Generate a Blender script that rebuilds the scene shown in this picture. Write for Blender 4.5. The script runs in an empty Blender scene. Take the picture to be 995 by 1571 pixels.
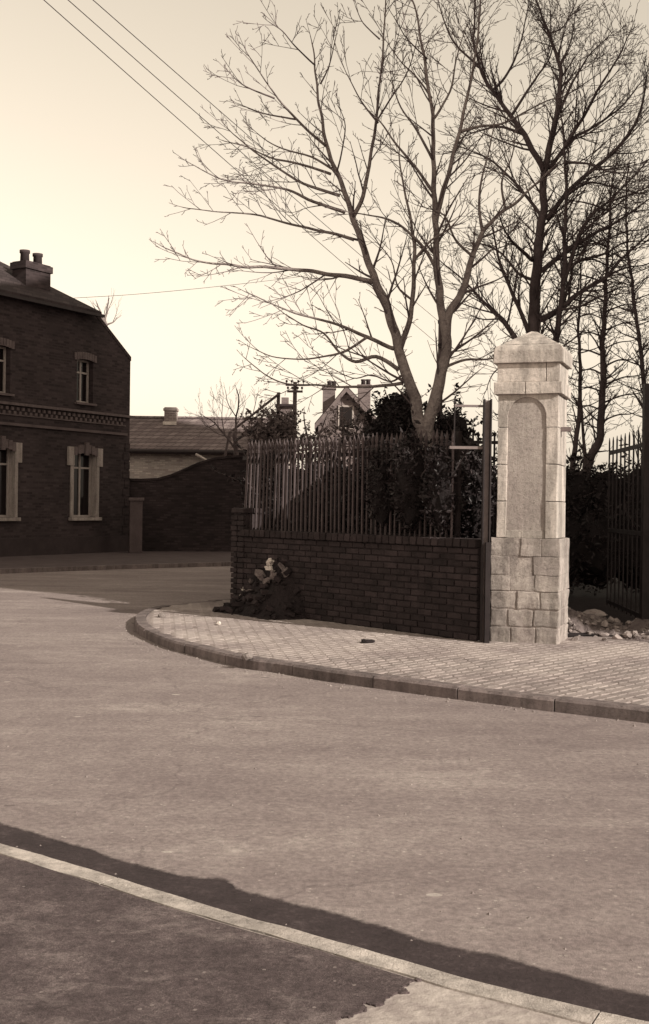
import bpy, bmesh, math, random
from mathutils import Vector, Matrix, noise
random.seed(7)
R = math.radians
scene = bpy.context.scene
col = scene.collection

# ------------------------------------------------------------------ camera
PW, PH, F = 995.0, 1571.0, 1750.0
CAMH = 1.55
cam = bpy.data.cameras.new('camera')
cam.sensor_fit = 'VERTICAL'; cam.sensor_height = 36.0; cam.lens = F / PH * 36.0
cam.clip_start = 0.1; cam.clip_end = 3000
camo = bpy.data.objects.new('camera', cam); col.objects.link(camo)
CROT = Matrix.Rotation(R(90) - math.atan(10.5 / F), 3, 'X') @ Matrix.Rotation(R(0.8), 3, 'Z')
CPOS = Vector((0, 0, CAMH))
camo.matrix_world = Matrix.Translation(CPOS) @ CROT.to_4x4()
scene.camera = camo

# ------------------------------------------------------------------ sky, sun, exposure
SUN_EL = R(28)
SUN_H = Vector((0.79, -0.61, 0)).normalized()              # towards the sun
SUN = Vector((SUN_H.x * math.cos(SUN_EL), SUN_H.y * math.cos(SUN_EL), math.sin(SUN_EL)))
w = bpy.data.worlds.new('World'); scene.world = w; w.use_nodes = True
nt = w.node_tree; nt.nodes.clear()
sky = nt.nodes.new('ShaderNodeTexSky'); sky.sky_type = 'NISHITA'; sky.sun_disc = False
sky.sun_elevation = SUN_EL; sky.sun_rotation = math.atan2(SUN_H.x, SUN_H.y)
sky.air_density = 3.2; sky.dust_density = 0.25; sky.ozone_density = 1.0
bw = nt.nodes.new('ShaderNodeRGBToBW')                      # toned monochrome print: the sky has no blue
tint = nt.nodes.new('ShaderNodeMix'); tint.data_type = 'RGBA'; tint.blend_type = 'MULTIPLY'
tint.inputs[0].default_value = 1.0; tint.inputs[7].default_value = (1.0, 0.868, 0.695, 1)
bg = nt.nodes.new('ShaderNodeBackground'); bg.inputs[1].default_value = 0.15
ow = nt.nodes.new('ShaderNodeOutputWorld')
nt.links.new(sky.outputs[0], bw.inputs[0]); nt.links.new(bw.outputs[0], tint.inputs[6])
nt.links.new(tint.outputs[2], bg.inputs[0]); nt.links.new(bg.outputs[0], ow.inputs[0])
sl = bpy.data.lights.new('sun', 'SUN'); sl.energy = 4.7; sl.angle = R(0.55); sl.color = (1.0, 0.94, 0.83)
so = bpy.data.objects.new('sun', sl); col.objects.link(so)
so.rotation_euler = (-SUN).to_track_quat('-Z', 'Y').to_euler()
so.location = SUN * 60
vs = scene.view_settings
vs.view_transform = 'Standard'; vs.look = 'None'; vs.exposure = 0.36; vs.gamma = 1.0; vs.use_curve_mapping = False

# ------------------------------------------------------------------ pixel -> place
def ray(px, py):
    return CROT @ Vector(((px - PW / 2) / F, -(py - PH / 2) / F, -1))
def gp(px, py, z=0.0):
    d = ray(px, py); return CPOS + d * ((z - CAMH) / d.z)
def at(px, py, Y):
    d = ray(px, py); return CPOS + d * (Y / d.y)
def lerp(a, b, t): return a + (b - a) * t

# ------------------------------------------------------------------ materials (a sepia scale)
def sep(v):
    k = max(0.0, min(1.0, v / 0.45)) ** 0.6
    t = [lerp(a, b, k) for a, b in zip((1.0, 0.67, 0.74), (1.0, 0.885, 0.81))]
    return (v * t[0] * 1.04, v * t[1] * 1.04, v * t[2] * 1.04, 1)
class NT:
    def __init__(s, name):
        s.m = bpy.data.materials.new(name); s.m.use_nodes = True
        s.t = s.m.node_tree; s.b = s.t.nodes['Principled BSDF']
        s.b.inputs['Specular IOR Level'].default_value = 0.25
    def n(s, typ, **kw):
        x = s.t.nodes.new(typ)
        for k, v in kw.items(): setattr(x, k, v)
        return x
    def l(s, a, b): s.t.links.new(a, b)
    def pos(s):
        return s.n('ShaderNodeNewGeometry').outputs['Position']
    def noise(s, scale, detail=4, rough=0.6, vec=None, dist=0.0):
        x = s.n('ShaderNodeTexNoise'); x.inputs['Scale'].default_value = scale
        x.inputs['Detail'].default_value = detail; x.inputs['Roughness'].default_value = rough
        x.inputs['Distortion'].default_value = dist
        s.l(vec if vec is not None else s.pos(), x.inputs['Vector']); return x.outputs['Fac']
    def ramp(s, fac, stops):
        x = s.n('ShaderNodeValToRGB'); e = x.color_ramp.elements
        while len(e) < len(stops): e.new(0.5)
        for el, (p, c) in zip(e, stops): el.position = p; el.color = c
        s.l(fac, x.inputs[0]); return x.outputs[0]
    def mix(s, a, b, fac, mode='MIX'):
        x = s.n('ShaderNodeMix', data_type='RGBA', blend_type=mode)
        for v, i in ((fac, 0), (a, 6), (b, 7)):
            if isinstance(v, (int, float)): x.inputs[i].default_value = v
            elif isinstance(v, tuple): x.inputs[i].default_value = v
            else: s.l(v, x.inputs[i])
        return x.outputs[2]
    def math(s, op, a, b=0.0):
        x = s.n('ShaderNodeMath', operation=op)
        for i, v in enumerate((a, b)):
            if isinstance(v, (int, float)): x.inputs[i].default_value = v
            else: s.l(v, x.inputs[i])
        return x.outputs[0]
    def bump(s, h, strength, dist):
        x = s.n('ShaderNodeBump'); x.inputs['Strength'].default_value = strength; x.inputs['Distance'].default_value = dist
        s.l(h, x.inputs['Height']); s.l(x.outputs[0], s.b.inputs['Normal'])
    def done(s, colour, rough=0.9):
        if isinstance(colour, tuple): s.b.inputs['Base Color'].default_value = colour
        else: s.l(colour, s.b.inputs['Base Color'])
        s.b.inputs['Roughness'].default_value = rough
        return s.m
def plain(name, v, var=0.35, scale=3.0, fine=40.0, bump=0.3, bd=0.01, rough=0.9, rand=0.0, spread=None):
    t = NT(name)
    a = t.noise(scale, 5); b = t.noise(fine, 4)
    f = t.math('ADD', t.math('MULTIPLY', a, 0.65), t.math('MULTIPLY', b, 0.35))
    c = t.ramp(f, [(0.3, sep(v * (1 - var))), (0.7, sep(v * (1 + var)))])
    if rand:
        oi = t.n('ShaderNodeObjectInfo').outputs['Random']
        c = t.mix(c, t.ramp(oi, [(0, (1 - rand,) * 3 + (1,)), (1, (1 + rand,) * 3 + (1,))]), 1.0, 'MULTIPLY')
    t.bump(b, bump, bd)
    return t.done(c, rough)
def coursed(name, v, mortar, bw_, rh, angle, var=0.35, ms=0.012, bump=0.4, soot=0.3):
    """brickwork or tiles too far away to tell apart, running along a wall at the given heading"""
    t = NT(name); p = t.n('ShaderNodeSeparateXYZ'); t.l(t.pos(), p.inputs[0])
    c, s = math.cos(angle), math.sin(angle)
    u = t.math('ADD', t.math('MULTIPLY', p.outputs[0], c + s), t.math('MULTIPLY', p.outputs[1], s - c))
    cx = t.n('ShaderNodeCombineXYZ'); t.l(u, cx.inputs[0]); t.l(p.outputs[2], cx.inputs[1])
    b = t.n('ShaderNodeTexBrick'); t.l(cx.outputs[0], b.inputs['Vector'])
    b.inputs['Scale'].default_value = 1.0; b.inputs['Brick Width'].default_value = bw_; b.inputs['Row Height'].default_value = rh
    b.inputs['Mortar Size'].default_value = ms; b.inputs['Color1'].default_value = sep(v * (1 - var)); b.inputs['Color2'].default_value = sep(v * (1 + var))
    b.inputs['Mortar'].default_value = sep(mortar)
    n = t.noise(0.7, 5)
    cc = t.mix(b.outputs['Color'], t.ramp(n, [(0.3, (1 - soot,) * 3 + (1,)), (0.72, (1.25,) * 3 + (1,))]), 1.0, 'MULTIPLY')
    t.bump(t.math('ADD', t.math('MULTIPLY', b.outputs['Fac'], -1.0), t.noise(30)), bump, 0.01)
    return t.done(cc, 0.92)

def road_material():
    t = NT('dusty_road')
    mp = t.n('ShaderNodeMapping'); mp.inputs['Rotation'].default_value = (0, 0, R(38)); mp.inputs['Scale'].default_value = (0.35, 1.5, 1)
    t.l(t.pos(), mp.inputs[0])
    streak = t.noise(1.3, 5, 0.6, mp.outputs[0], 0.4)
    big = t.noise(0.45, 4); mid = t.noise(6, 7, 0.75); grit = t.noise(150, 3, 0.8)
    f = t.math('ADD', t.math('ADD', t.math('MULTIPLY', streak, 0.30), t.math('MULTIPLY', big, 0.20)),
               t.math('ADD', t.math('MULTIPLY', mid, 0.28), t.math('MULTIPLY', grit, 0.22)))
    c = t.ramp(f, [(0.38, sep(0.15)), (0.46, sep(0.205)), (0.53, sep(0.25)), (0.61, sep(0.36))])
    vo = t.n('ShaderNodeTexVoronoi'); vo.inputs['Scale'].default_value = 3.1; vo.inputs['Randomness'].default_value = 1
    mp2 = t.n('ShaderNodeMapping'); mp2.inputs['Scale'].default_value = (0.6, 1.1, 0); t.l(t.pos(), mp2.inputs[0]); t.l(mp2.outputs[0], vo.inputs['Vector'])
    sp = t.n('ShaderNodeSeparateColor'); t.l(vo.outputs['Color'], sp.inputs[0])
    dv = t.math('ADD', vo.outputs['Distance'], t.math('MULTIPLY', t.noise(14, 4), 0.12))
    pale = t.math('MULTIPLY', t.math('LESS_THAN', dv, 0.125), t.math('GREATER_THAN', sp.outputs[0], 0.66))
    dark = t.math('MULTIPLY', t.math('LESS_THAN', dv, 0.13), t.math('LESS_THAN', sp.outputs[0], 0.12))
    c = t.mix(c, sep(0.5), t.math('MULTIPLY', pale, 0.6)); c = t.mix(c, sep(0.07), t.math('MULTIPLY', dark, 0.5))
    v2 = t.n('ShaderNodeTexVoronoi'); v2.inputs['Scale'].default_value = 55; t.l(t.pos(), v2.inputs['Vector'])
    s2 = t.n('ShaderNodeSeparateColor'); t.l(v2.outputs['Color'], s2.inputs[0])
    chip = t.math('MULTIPLY', t.math('LESS_THAN', v2.outputs['Distance'], t.math('MULTIPLY', s2.outputs[2], 0.4)), t.math('GREATER_THAN', s2.outputs[1], 0.95))
    c = t.mix(c, sep(0.5), t.math('MULTIPLY', chip, 0.45))
    m2 = t.noise(28, 6, 0.8)
    c = t.mix(c, t.ramp(m2, [(0.36, (0.70, 0.70, 0.70, 1)), (0.64, (1.30, 1.30, 1.30, 1))]), 1.0, 'MULTIPLY')
    dn = t.n('ShaderNodeTexNoise'); dn.inputs['Scale'].default_value = 1.4; dn.inputs['Detail'].default_value = 6; t.l(t.pos(), dn.inputs['Vector'])
    vm = t.n('ShaderNodeVectorMath', operation='MULTIPLY_ADD'); t.l(dn.outputs['Color'], vm.inputs[0]); vm.inputs[1].default_value = (1.3, 1.3, 0); t.l(t.pos(), vm.inputs[2])
    ve = t.n('ShaderNodeTexVoronoi', feature='DISTANCE_TO_EDGE'); ve.inputs['Scale'].default_value = 0.33; t.l(vm.outputs[0], ve.inputs['Vector'])
    ck = t.math('MULTIPLY', t.math('LESS_THAN', ve.outputs['Distance'], 0.0035), t.math('GREATER_THAN', t.noise(0.8, 3), 0.5))
    c = t.mix(c, sep(0.08), t.math('MULTIPLY', ck, 0.28))
    t.bump(t.math('ADD', grit, t.math('MULTIPLY', mid, 0.8)), 0.55, 0.012)
    return t.done(c, 0.88)
def foot_asphalt():
    t = NT('foot_asphalt')
    big = t.noise(1.6, 5); grit = t.noise(170, 3, 0.75); mid = t.noise(9, 5, 0.7)
    f = t.math('ADD', t.math('MULTIPLY', big, 0.35), t.math('ADD', t.math('MULTIPLY', mid, 0.3), t.math('MULTIPLY', grit, 0.35)))
    c = t.ramp(f, [(0.36, sep(0.045)), (0.5, sep(0.075)), (0.64, sep(0.17))])
    mp = t.n('ShaderNodeMapping'); mp.inputs['Scale'].default_value = (1.5, 2.6, 1); mp.inputs['Rotation'].default_value = (0, 0, R(-24)); t.l(t.pos(), mp.inputs[0])
    sc = t.noise(2.2, 6, 0.7, mp.outputs[0], 0.6)
    c = t.mix(c, sep(0.24), t.math('MULTIPLY', t.ramp(sc, [(0.54, (0, 0, 0, 1)), (0.70, (1, 1, 1, 1))]), 0.5))
    m2 = t.noise(45, 6, 0.85)
    c = t.mix(c, t.ramp(m2, [(0.36, (0.6, 0.6, 0.6, 1)), (0.64, (1.45, 1.45, 1.45, 1))]), 1.0, 'MULTIPLY')
    v2 = t.n('ShaderNodeTexVoronoi'); v2.inputs['Scale'].default_value = 38; t.l(t.pos(), v2.inputs['Vector'])
    s2 = t.n('ShaderNodeSeparateColor'); t.l(v2.outputs['Color'], s2.inputs[0])
    chip = t.math('MULTIPLY', t.math('LESS_THAN', v2.outputs['Distance'], 0.25), t.math('GREATER_THAN', s2.outputs[1], 0.965))
    c = t.mix(c, sep(0.3), t.math('MULTIPLY', chip, 0.5))
    t.bump(t.math('ADD', grit, mid), 0.7, 0.008)
    return t.done(c, 0.85)
def stone_material(name, v, var=0.2, stain=0.3, rand=0.06):
    t = NT(name)
    big = t.noise(2.2, 5); mid = t.noise(14, 6, 0.7); grit = t.noise(140, 3, 0.8)
    f = t.math('ADD', t.math('MULTIPLY', big, 0.35), t.math('ADD', t.math('MULTIPLY', mid, 0.35), t.math('MULTIPLY', grit, 0.3)))
    c = t.ramp(f, [(0.33, sep(v * (1 - var))), (0.67, sep(v * (1 + var)))])
    mp = t.n('ShaderNodeMapping'); mp.inputs['Scale'].default_value = (4, 4, 0.7); t.l(t.pos(), mp.inputs[0])
    st = t.noise(1.6, 5, 0.65, mp.outputs[0])
    c = t.mix(c, t.ramp(st, [(0.42, (1 - stain, 1 - stain, 1 - stain, 1)), (0.58, (1, 1, 1, 1))]), 1.0, 'MULTIPLY')
    pit = t.noise(34, 6, 0.8)
    c = t.mix(c, t.ramp(pit, [(0.34, (0.62, 0.62, 0.62, 1)), (0.46, (1, 1, 1, 1)), (0.66, (1.14, 1.14, 1.14, 1))]), 1.0, 'MULTIPLY')
    oi = t.n('ShaderNodeObjectInfo').outputs['Random']
    c = t.mix(c, t.ramp(oi, [(0, (1 - rand,) * 3 + (1,)), (1, (1 + rand,) * 3 + (1,))]), 1.0, 'MULTIPLY')
    t.bump(t.math('ADD', t.math('ADD', grit, pit), t.math('MULTIPLY', mid, 2.0)), 0.7, 0.012)
    return t.done(c, 0.9)
def leaf_material(name, v, rough=0.5):
    t = NT(name); n = t.noise(6, 4); n2 = t.noise(60, 2)
    c = t.ramp(t.math('ADD', t.math('MULTIPLY', n, 0.5), t.math('MULTIPLY', n2, 0.5)), [(0.3, sep(v * 0.5)), (0.7, sep(v * 1.6))])
    return t.done(c, rough)

M = {}
M['road'] = road_material()
M['foot_asphalt'] = foot_asphalt()
M['concrete'] = plain('worn_concrete', 0.32, 0.5, 6.0, 30, 0.4, 0.02)
M['gutter'] = plain('damp_gutter', 0.035, 0.45, 4.0, 90, 0.5, 0.01, 0.8)
M['kerb'] = stone_material('kerb_stone', 0.52, 0.25, 0.3, 0.12)
M['kerb_far'] = stone_material('granite_kerb', 0.19, 0.25, 0.35, 0.15)
M['sett'] = plain('paving_sett', 0.25, 0.45, 1.1, 60, 0.6, 0.01, 0.9, 0.17)
M['sand'] = plain('paving_sand', 0.24, 0.3, 2.0, 60, 0.5, 0.01)
M['soil'] = plain('garden_soil', 0.022, 0.5, 3.0, 40, 0.8, 0.03)
M['pillar'] = stone_material('new_limestone', 0.55, 0.26, 0.40, 0.12)
M['panel'] = stone_material('panel_stone', 0.36, 0.24, 0.16, 0.0)
M['plinth'] = stone_material('rough_limestone', 0.36, 0.5, 0.34, 0.15)
M['mortar'] = plain('lime_mortar', 0.30, 0.3, 6, 50, 0.6, 0.01)
M['brick'] = plain('old_brick', 0.032, 0.6, 5, 60, 0.6, 0.01, 0.92, 0.3)
M['brick_mortar'] = plain('sooty_mortar', 0.034, 0.4, 6, 50, 0.6, 0.01)
M['rubble'] = plain('rubble_stone', 0.26, 0.4, 5, 40, 0.6, 0.02, 0.9, 0.35)
M['pale_stone'] = plain('broken_plaster', 0.6, 0.35, 9, 50, 0.7, 0.02)
M['dirt'] = plain('rubble_dirt', 0.17, 0.5, 7, 50, 0.8, 0.03)
M['iron'] = plain('dark_iron', 0.02, 0.4, 8, 60, 0.3, 0.004, 0.6)
M['picket'] = plain('weathered_picket', 0.072, 0.4, 8, 60, 0.3, 0.004, 0.7, 0.2)
M['steel_pale'] = plain('pale_steel_web', 0.17, 0.3, 8, 60, 0.3, 0.004, 0.6)
M['wood_pale'] = plain('pale_painted_timber', 0.45, 0.3, 8, 60, 0.4, 0.004, 0.7)
M['bark1'] = plain('pale_bark', 0.21, 0.6, 6, 26, 1.0, 0.04)
M['bark2'] = plain('dark_bark', 0.085, 0.4, 5, 30, 0.8, 0.02)
M['twig1'] = plain('twig_bark', 0.11, 0.4, 5, 30, 0.3, 0.01)
M['twig2'] = plain('dark_twig_bark', 0.085, 0.4, 5, 30, 0.3, 0.01)
M['leaf'] = leaf_material('evergreen_leaf', 0.02)
M['leaf_pale'] = leaf_material('dry_leaf', 0.13, 0.8)
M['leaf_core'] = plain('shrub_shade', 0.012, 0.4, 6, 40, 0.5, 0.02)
M['glass'] = NT('window_glass').done(sep(0.012), 0.12)
M['curtain'] = plain('net_curtain', 0.10, 0.3, 9, 60, 0.2, 0.01)
M['surround'] = stone_material('window_surround', 0.34, 0.2, 0.25, 0.05)
M['frame'] = plain('window_paint', 0.34, 0.2, 8, 60, 0.2, 0.004, 0.6)
M['pot'] = plain('chimney_pot', 0.05, 0.3, 8, 50, 0.4, 0.01)
M['gutter_pipe'] = plain('roof_gutter', 0.03, 0.3, 8, 50, 0.2, 0.004, 0.6)
M['wire'] = plain('wire', 0.03, 0.2, 8, 50, 0.1, 0.002, 0.6)
M['pole'] = plain('telegraph_pole', 0.10, 0.4, 8, 50, 0.5, 0.01)

# ------------------------------------------------------------------ mesh helpers
def setp(o, label=None, cat=None, group=None, kind=None):
    for k, v in (('label', label), ('category', cat), ('group', group), ('kind', kind)):
        if v: o[k] = v
    return o
ORG = {}
def origin(o): return ORG.get(o.name, Vector((0, 0, 0)))
def thing(name, label, cat, loc=(0, 0, 0), group=None):
    o = bpy.data.objects.new(name, None); col.objects.link(o)
    o.empty_display_size = 0.2
    o.location = loc; ORG[o.name] = Vector(loc)
    return setp(o, label, cat, group)
class MB:
    def __init__(s): s.v = []; s.f = []
    def add(s, vs, fs):
        k = len(s.v); s.v += [Vector(x) for x in vs]; s.f += [tuple(k + i for i in f) for f in fs]; return s
    def box(s, c, size, ax=None):
        c = Vector(c); x, y, z = [a / 2 for a in size]
        ex, ey, ez = ax if ax else (Vector((1, 0, 0)), Vector((0, 1, 0)), Vector((0, 0, 1)))
        vs = [c + ex * (x * i) + ey * (y * j) + ez * (z * k) for k in (-1, 1) for j in (-1, 1) for i in (-1, 1)]
        return s.add(vs, [(0, 2, 3, 1), (4, 5, 7, 6), (0, 1, 5, 4), (2, 6, 7, 3), (0, 4, 6, 2), (1, 3, 7, 5)])
    def prism(s, pts, off):
        pts = [Vector(p) for p in pts]; off = Vector(off); n = len(pts)
        return s.add(pts + [p + off for p in pts], [tuple(reversed(range(n))), tuple(range(n, 2 * n))] + [(i, (i + 1) % n, n + (i + 1) % n, n + i) for i in range(n)])
    def tube(s, pts, rad, sides=6, cap=True):
        n = len(pts); k0 = len(s.v)
        if isinstance(rad, (int, float)): rad = [rad] * n
        prev = None
        for i in range(n):
            t = (pts[min(i + 1, n - 1)] - pts[max(i - 1, 0)])
            if t.length < 1e-9: t = Vector((0, 0, 1))
            t.normalize()
            if prev is None:
                a = Vector((1, 0, 0)) if abs(t.x) < 0.8 else Vector((0, 1, 0)); prev = (a - t * a.dot(t)).normalized()
            else:
                prev = prev - t * prev.dot(t)
                prev = prev.normalized() if prev.length > 1e-6 else Vector((t.y, -t.x, 0)).normalized()
            b = t.cross(prev)
            for j in range(sides):
                a = 2 * math.pi * j / sides
                s.v.append(pts[i] + (prev * math.cos(a) + b * math.sin(a)) * rad[i])
        for i in range(n - 1):
            for j in range(sides):
                a = k0 + i * sides; j2 = (j + 1) % sides
                s.f.append((a + j, a + j2, a + sides + j2, a + sides + j))
        if cap:
            s.f.append(tuple(k0 + j for j in reversed(range(sides)))); s.f.append(tuple(k0 + (n - 1) * sides + j for j in range(sides)))
        return s
    def lathe(s, base, prof, sides=10):
        base = Vector(base)
        pts = [base + Vector((0, 0, z)) for r, z in prof]
        k0 = len(s.v)
        for (r, z) in prof:
            for j in range(sides):
                a = 2 * math.pi * j / sides; s.v.append(base + Vector((r * math.cos(a), r * math.sin(a), z)))
        for i in range(len(prof) - 1):
            for j in range(sides):
                j2 = (j + 1) % sides; a = k0 + i * sides
                s.f.append((a + j, a + j2, a + sides + j2, a + sides + j))
        s.f.append(tuple(k0 + j for j in reversed(range(sides)))); s.f.append(tuple(k0 + (len(prof) - 1) * sides + j for j in range(sides)))
        return s
    def build(s, name, m, parent=None, smooth=False, kind=None, bevel=0.0, rough=0.0):
        me = bpy.data.meshes.new(name); o0 = origin(parent) if parent else Vector((0, 0, 0))
        me.from_pydata([v - o0 for v in s.v], [], s.f); me.update()
        if bevel or rough:
            bm = bmesh.new(); bm.from_mesh(me)
            if bevel: bmesh.ops.bevel(bm, geom=bm.edges[:], offset=bevel, segments=2, profile=0.6, affect='EDGES')
            if rough:
                bmesh.ops.subdivide_edges(bm, edges=[e for e in bm.edges if e.calc_length() > 0.07], cuts=2, use_grid_fill=True)
                for v in bm.verts:
                    p = (v.co + o0) * 9
                    v.co += Vector((noise.noise(p), noise.noise(p + Vector((31, 0, 0))), noise.noise(p + Vector((0, 47, 0))))) * rough
            bm.to_mesh(me); bm.free()
        if smooth:
            for p in me.polygons: p.use_smooth = True
        me.materials.append(m)
        o = bpy.data.objects.new(name, me); col.objects.link(o)
        if parent: o.parent = parent; ORG[o.name] = o0
        if kind: o['kind'] = kind
        return o
def inst(name, me, parent, loc, rot=None, scale=(1, 1, 1)):
    o = bpy.data.objects.new(name, me); col.objects.link(o); o.parent = parent
    mw = Matrix.Translation(Vector(loc) - origin(parent))
    if rot is not None: mw = mw @ rot.to_4x4()
    o.matrix_local = mw @ Matrix.Diagonal((*scale, 1))
    return o
def block_mesh(name, size, m, bevel=0.006, jit=0.003, seed=0, cuts=0):
    rnd = random.Random(seed); bm = bmesh.new(); bmesh.ops.create_cube(bm, size=1)
    for v in bm.verts:
        v.co = Vector((v.co.x * size[0], v.co.y * size[1], v.co.z * size[2])) + Vector([rnd.uniform(-jit, jit) for _ in range(3)])
    bmesh.ops.bevel(bm, geom=bm.edges[:], offset=bevel, segments=1, affect='EDGES')
    me = bpy.data.meshes.new(name); bm.to_mesh(me); bm.free(); me.materials.append(m); return me
def chunk_mesh(name, m, seed, sub=1, rough=0.35, flat=0.7):
    rnd = random.Random(seed); bm = bmesh.new(); bmesh.ops.create_icosphere(bm, subdivisions=sub, radius=0.5)
    for v in bm.verts:
        v.co *= 1 + rnd.uniform(-rough, rough); v.co.z *= flat; v.co.x *= 1.15
    me = bpy.data.meshes.new(name); bm.to_mesh(me); bm.free(); me.materials.append(m); return me
def sheet(name, pts, m, z, parent=None, kind='structure'):
    """flat ground sheet from a plan polygon"""
    bm = bmesh.new(); vs = [bm.verts.new((p[0], p[1], z)) for p in pts]
    f = bm.faces.new(vs); bmesh.ops.triangulate(bm, faces=[f]); bmesh.ops.recalc_face_normals(bm, faces=bm.faces[:])
    for f in bm.faces:
        if f.normal.z < 0: f.normal_flip()
    me = bpy.data.meshes.new(name); bm.to_mesh(me); bm.free(); me.materials.append(m)
    o = bpy.data.objects.new(name, me); col.objects.link(o)
    if parent: o.parent = parent
    elif kind: o['kind'] = kind
    return o
def catmull(pts, k=4):
    out = []
    for i in range(len(pts) - 1):
        p0 = pts[max(i - 1, 0)]; p1 = pts[i]; p2 = pts[i + 1]; p3 = pts[min(i + 2, len(pts) - 1)]
        for j in range(k):
            t = j / k
            out.append(0.5 * ((2 * p1) + (p2 - p0) * t + (2 * p0 - 5 * p1 + 4 * p2 - p3) * t * t + (3 * p1 - p0 - 3 * p2 + p3) * t ** 3))
    out.append(pts[-1]); return out
def plan_poly_normals(line):
    n = []
    for i in range(len(line)):
        t = line[min(i + 1, len(line) - 1)] - line[max(i - 1, 0)]; t.z = 0; t.normalize()
        n.append(Vector((-t.y, t.x, 0)))                    # left of travel
    return n
def resample(line, step):
    out = [line[0].copy()]; acc = 0
    for a, b in zip(line, line[1:]):
        L = (b - a).length; d = step - acc
        while d <= L:
            out.append(a.lerp(b, d / L)); d += step
        acc = (acc + L) % step
    return out
def inside(p, poly):
    c = False; n = len(poly)
    for i in range(n):
        a, b = poly[i], poly[i - 1]
        if (a[1] > p[1]) != (b[1] > p[1]) and p[0] < (b[0] - a[0]) * (p[1] - a[1]) / (b[1] - a[1]) + a[0]: c = not c
    return c

# ================================================================== the ground
KH = 0.10
g = MB(); g.add([(-700, -300, 0), (700, -300, 0), (700, 1200, 0), (-700, 1200, 0)], [(0, 1, 2, 3)])
setp(g.build('road', M['road']), kind='structure')

# --- pavement on the corner by the gate, with its kerb
kp = [(420, 912), (372, 917), (320, 921), (260, 927), (225, 934), (208, 943), (206, 952), (216, 963), (251, 978), (301, 992), (372, 1009), (432, 1017), (500, 1028), (599, 1041), (699, 1054), (848, 1072), (995, 1089)]
kl = [gp(x, y, KH) for x, y in kp]
e = (kl[-1] - kl[-3]).normalized()
kl += [kl[-1] + e * d + Vector((0, -0.03 * d * d / 4, 0)) for d in (2, 4, 7, 12)]
kl = catmull(kl, 5)
kn = plan_poly_normals(kl)                                   # left of travel = towards the pavement
inner = [p + n * 0.15 for p, n in zip(kl, kn)]
pav_poly = [(p.x, p.y) for p in inner] + [(16, 14), (16, 40), (inner[0].x + 3, 40)]
pav = sheet('pavement', pav_poly, M['sand'], KH - 0.007)
kerb = thing('kerb', None, None, (0, 0, 0)); kerb['kind'] = 'structure'
rs = resample(kl, 0.06); rn = plan_poly_normals(rs)
i = 0; rnd = random.Random(3)
while i < len(rs) - 4:
    n = rnd.choice([12, 14, 15, 16]) if rs[i].y < 14.5 else 9
    j = min(i + n, len(rs) - 1); mb = MB(); dz = rnd.uniform(-0.006, 0.006); w_ = 0.142
    a0, a1 = i, j
    P = [rs[k] for k in range(a0, a1 + 1)]; N = [rn[k] for k in range(a0, a1 + 1)]
    t0 = (P[1] - P[0]).normalized() * 0.006
    P[0] = P[0] + t0; P[-1] = P[-1] - t0
    off = rnd.uniform(-0.006, 0.006)
    rows = []
    for p, nn in zip(P, N):
        q = p + nn * off
        rows.append([Vector((q.x, q.y, -0.1)), Vector((q.x, q.y, KH - 0.02 + dz)), Vector((q.x + nn.x * 0.018, q.y + nn.y * 0.018, KH + dz)), Vector((q.x + nn.x * w_, q.y + nn.y * w_, KH + dz)), Vector((q.x + nn.x * w_, q.y + nn.y * w_, -0.1))])
    vs = [v for r in rows for v in r]; fs = []
    for k in range(len(rows) - 1):
        for c in range(4): fs.append((k * 5 + c, (k + 1) * 5 + c, (k + 1) * 5 + c + 1, k * 5 + c + 1))
    fs.append((0, 1, 2, 3, 4)); fs.append(tuple(reversed([len(vs) - 5 + c for c in range(5)])))
    mb.add(vs, fs).build('kerb_stone', M['kerb_far'], kerb)
    i = j

# --- gate pillar position, wall line
PIL = gp(803, 986, KH)                                       # front middle of the plinth foot
WA = gp(738, 984, KH)                                        # right end of the wall, at the gate post
WB = gp(360, 934, KH)                                        # left end of the wall (street corner)
wdir = (WB - WA); wdir.z = 0; WL = wdir.length; wdir.normalize()
wn = Vector((wdir.y, -wdir.x, 0));  wn = wn if wn.y < 0 else -wn   # towards the street
print('PIL', PIL, 'WA', WA, 'WB', WB, 'WL', WL, 'wdir', wdir)

# --- setts of the corner pavement
sdir = Vector((0.69, 0.72, 0)).normalized(); sperp = Vector((sdir.y, -sdir.x, 0))
SW, SD, G = 0.165, 0.105, 0.010
smesh = [block_mesh('sett', (SW - G, SD - G, 0.05), M['sett'], 0.008, 0.004, s) for s in range(6)]
cells = []
c0 = gp(600, 1000, KH)
wall_back = [(WA + wdir * 12), WA + wdir * -0.2]
pv = [(p.x, p.y) for p in [q + n * 0.15 for q, n in zip(kl, kn)]]
rnd = random.Random(11)
reg = pv + [(7.5, 4.5), (7.5, 12.6), (3.4, 12.6), (WA.x, WA.y), (WB.x, WB.y), (WB.x + 0.2, WB.y + 3)]
for a in range(-46, 46):
    for b in range(-60, 62):
        p = c0 + sdir * (SW * (a + (0.5 if b % 2 else 0))) + sperp * (SD * b)
        if inside((p.x, p.y), reg) and p.y > 0 and abs(p.x / p.y) < 0.75: cells.append(p)
cells.sort(key=lambda p: (abs(p.x / p.y) > 0.285, p.y))     # those that show largest in the picture come first
rotS = Matrix(((sdir.x, -sdir.y, 0), (sdir.y, sdir.x, 0), (0, 0, 1)))
rest = MB()
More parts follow.
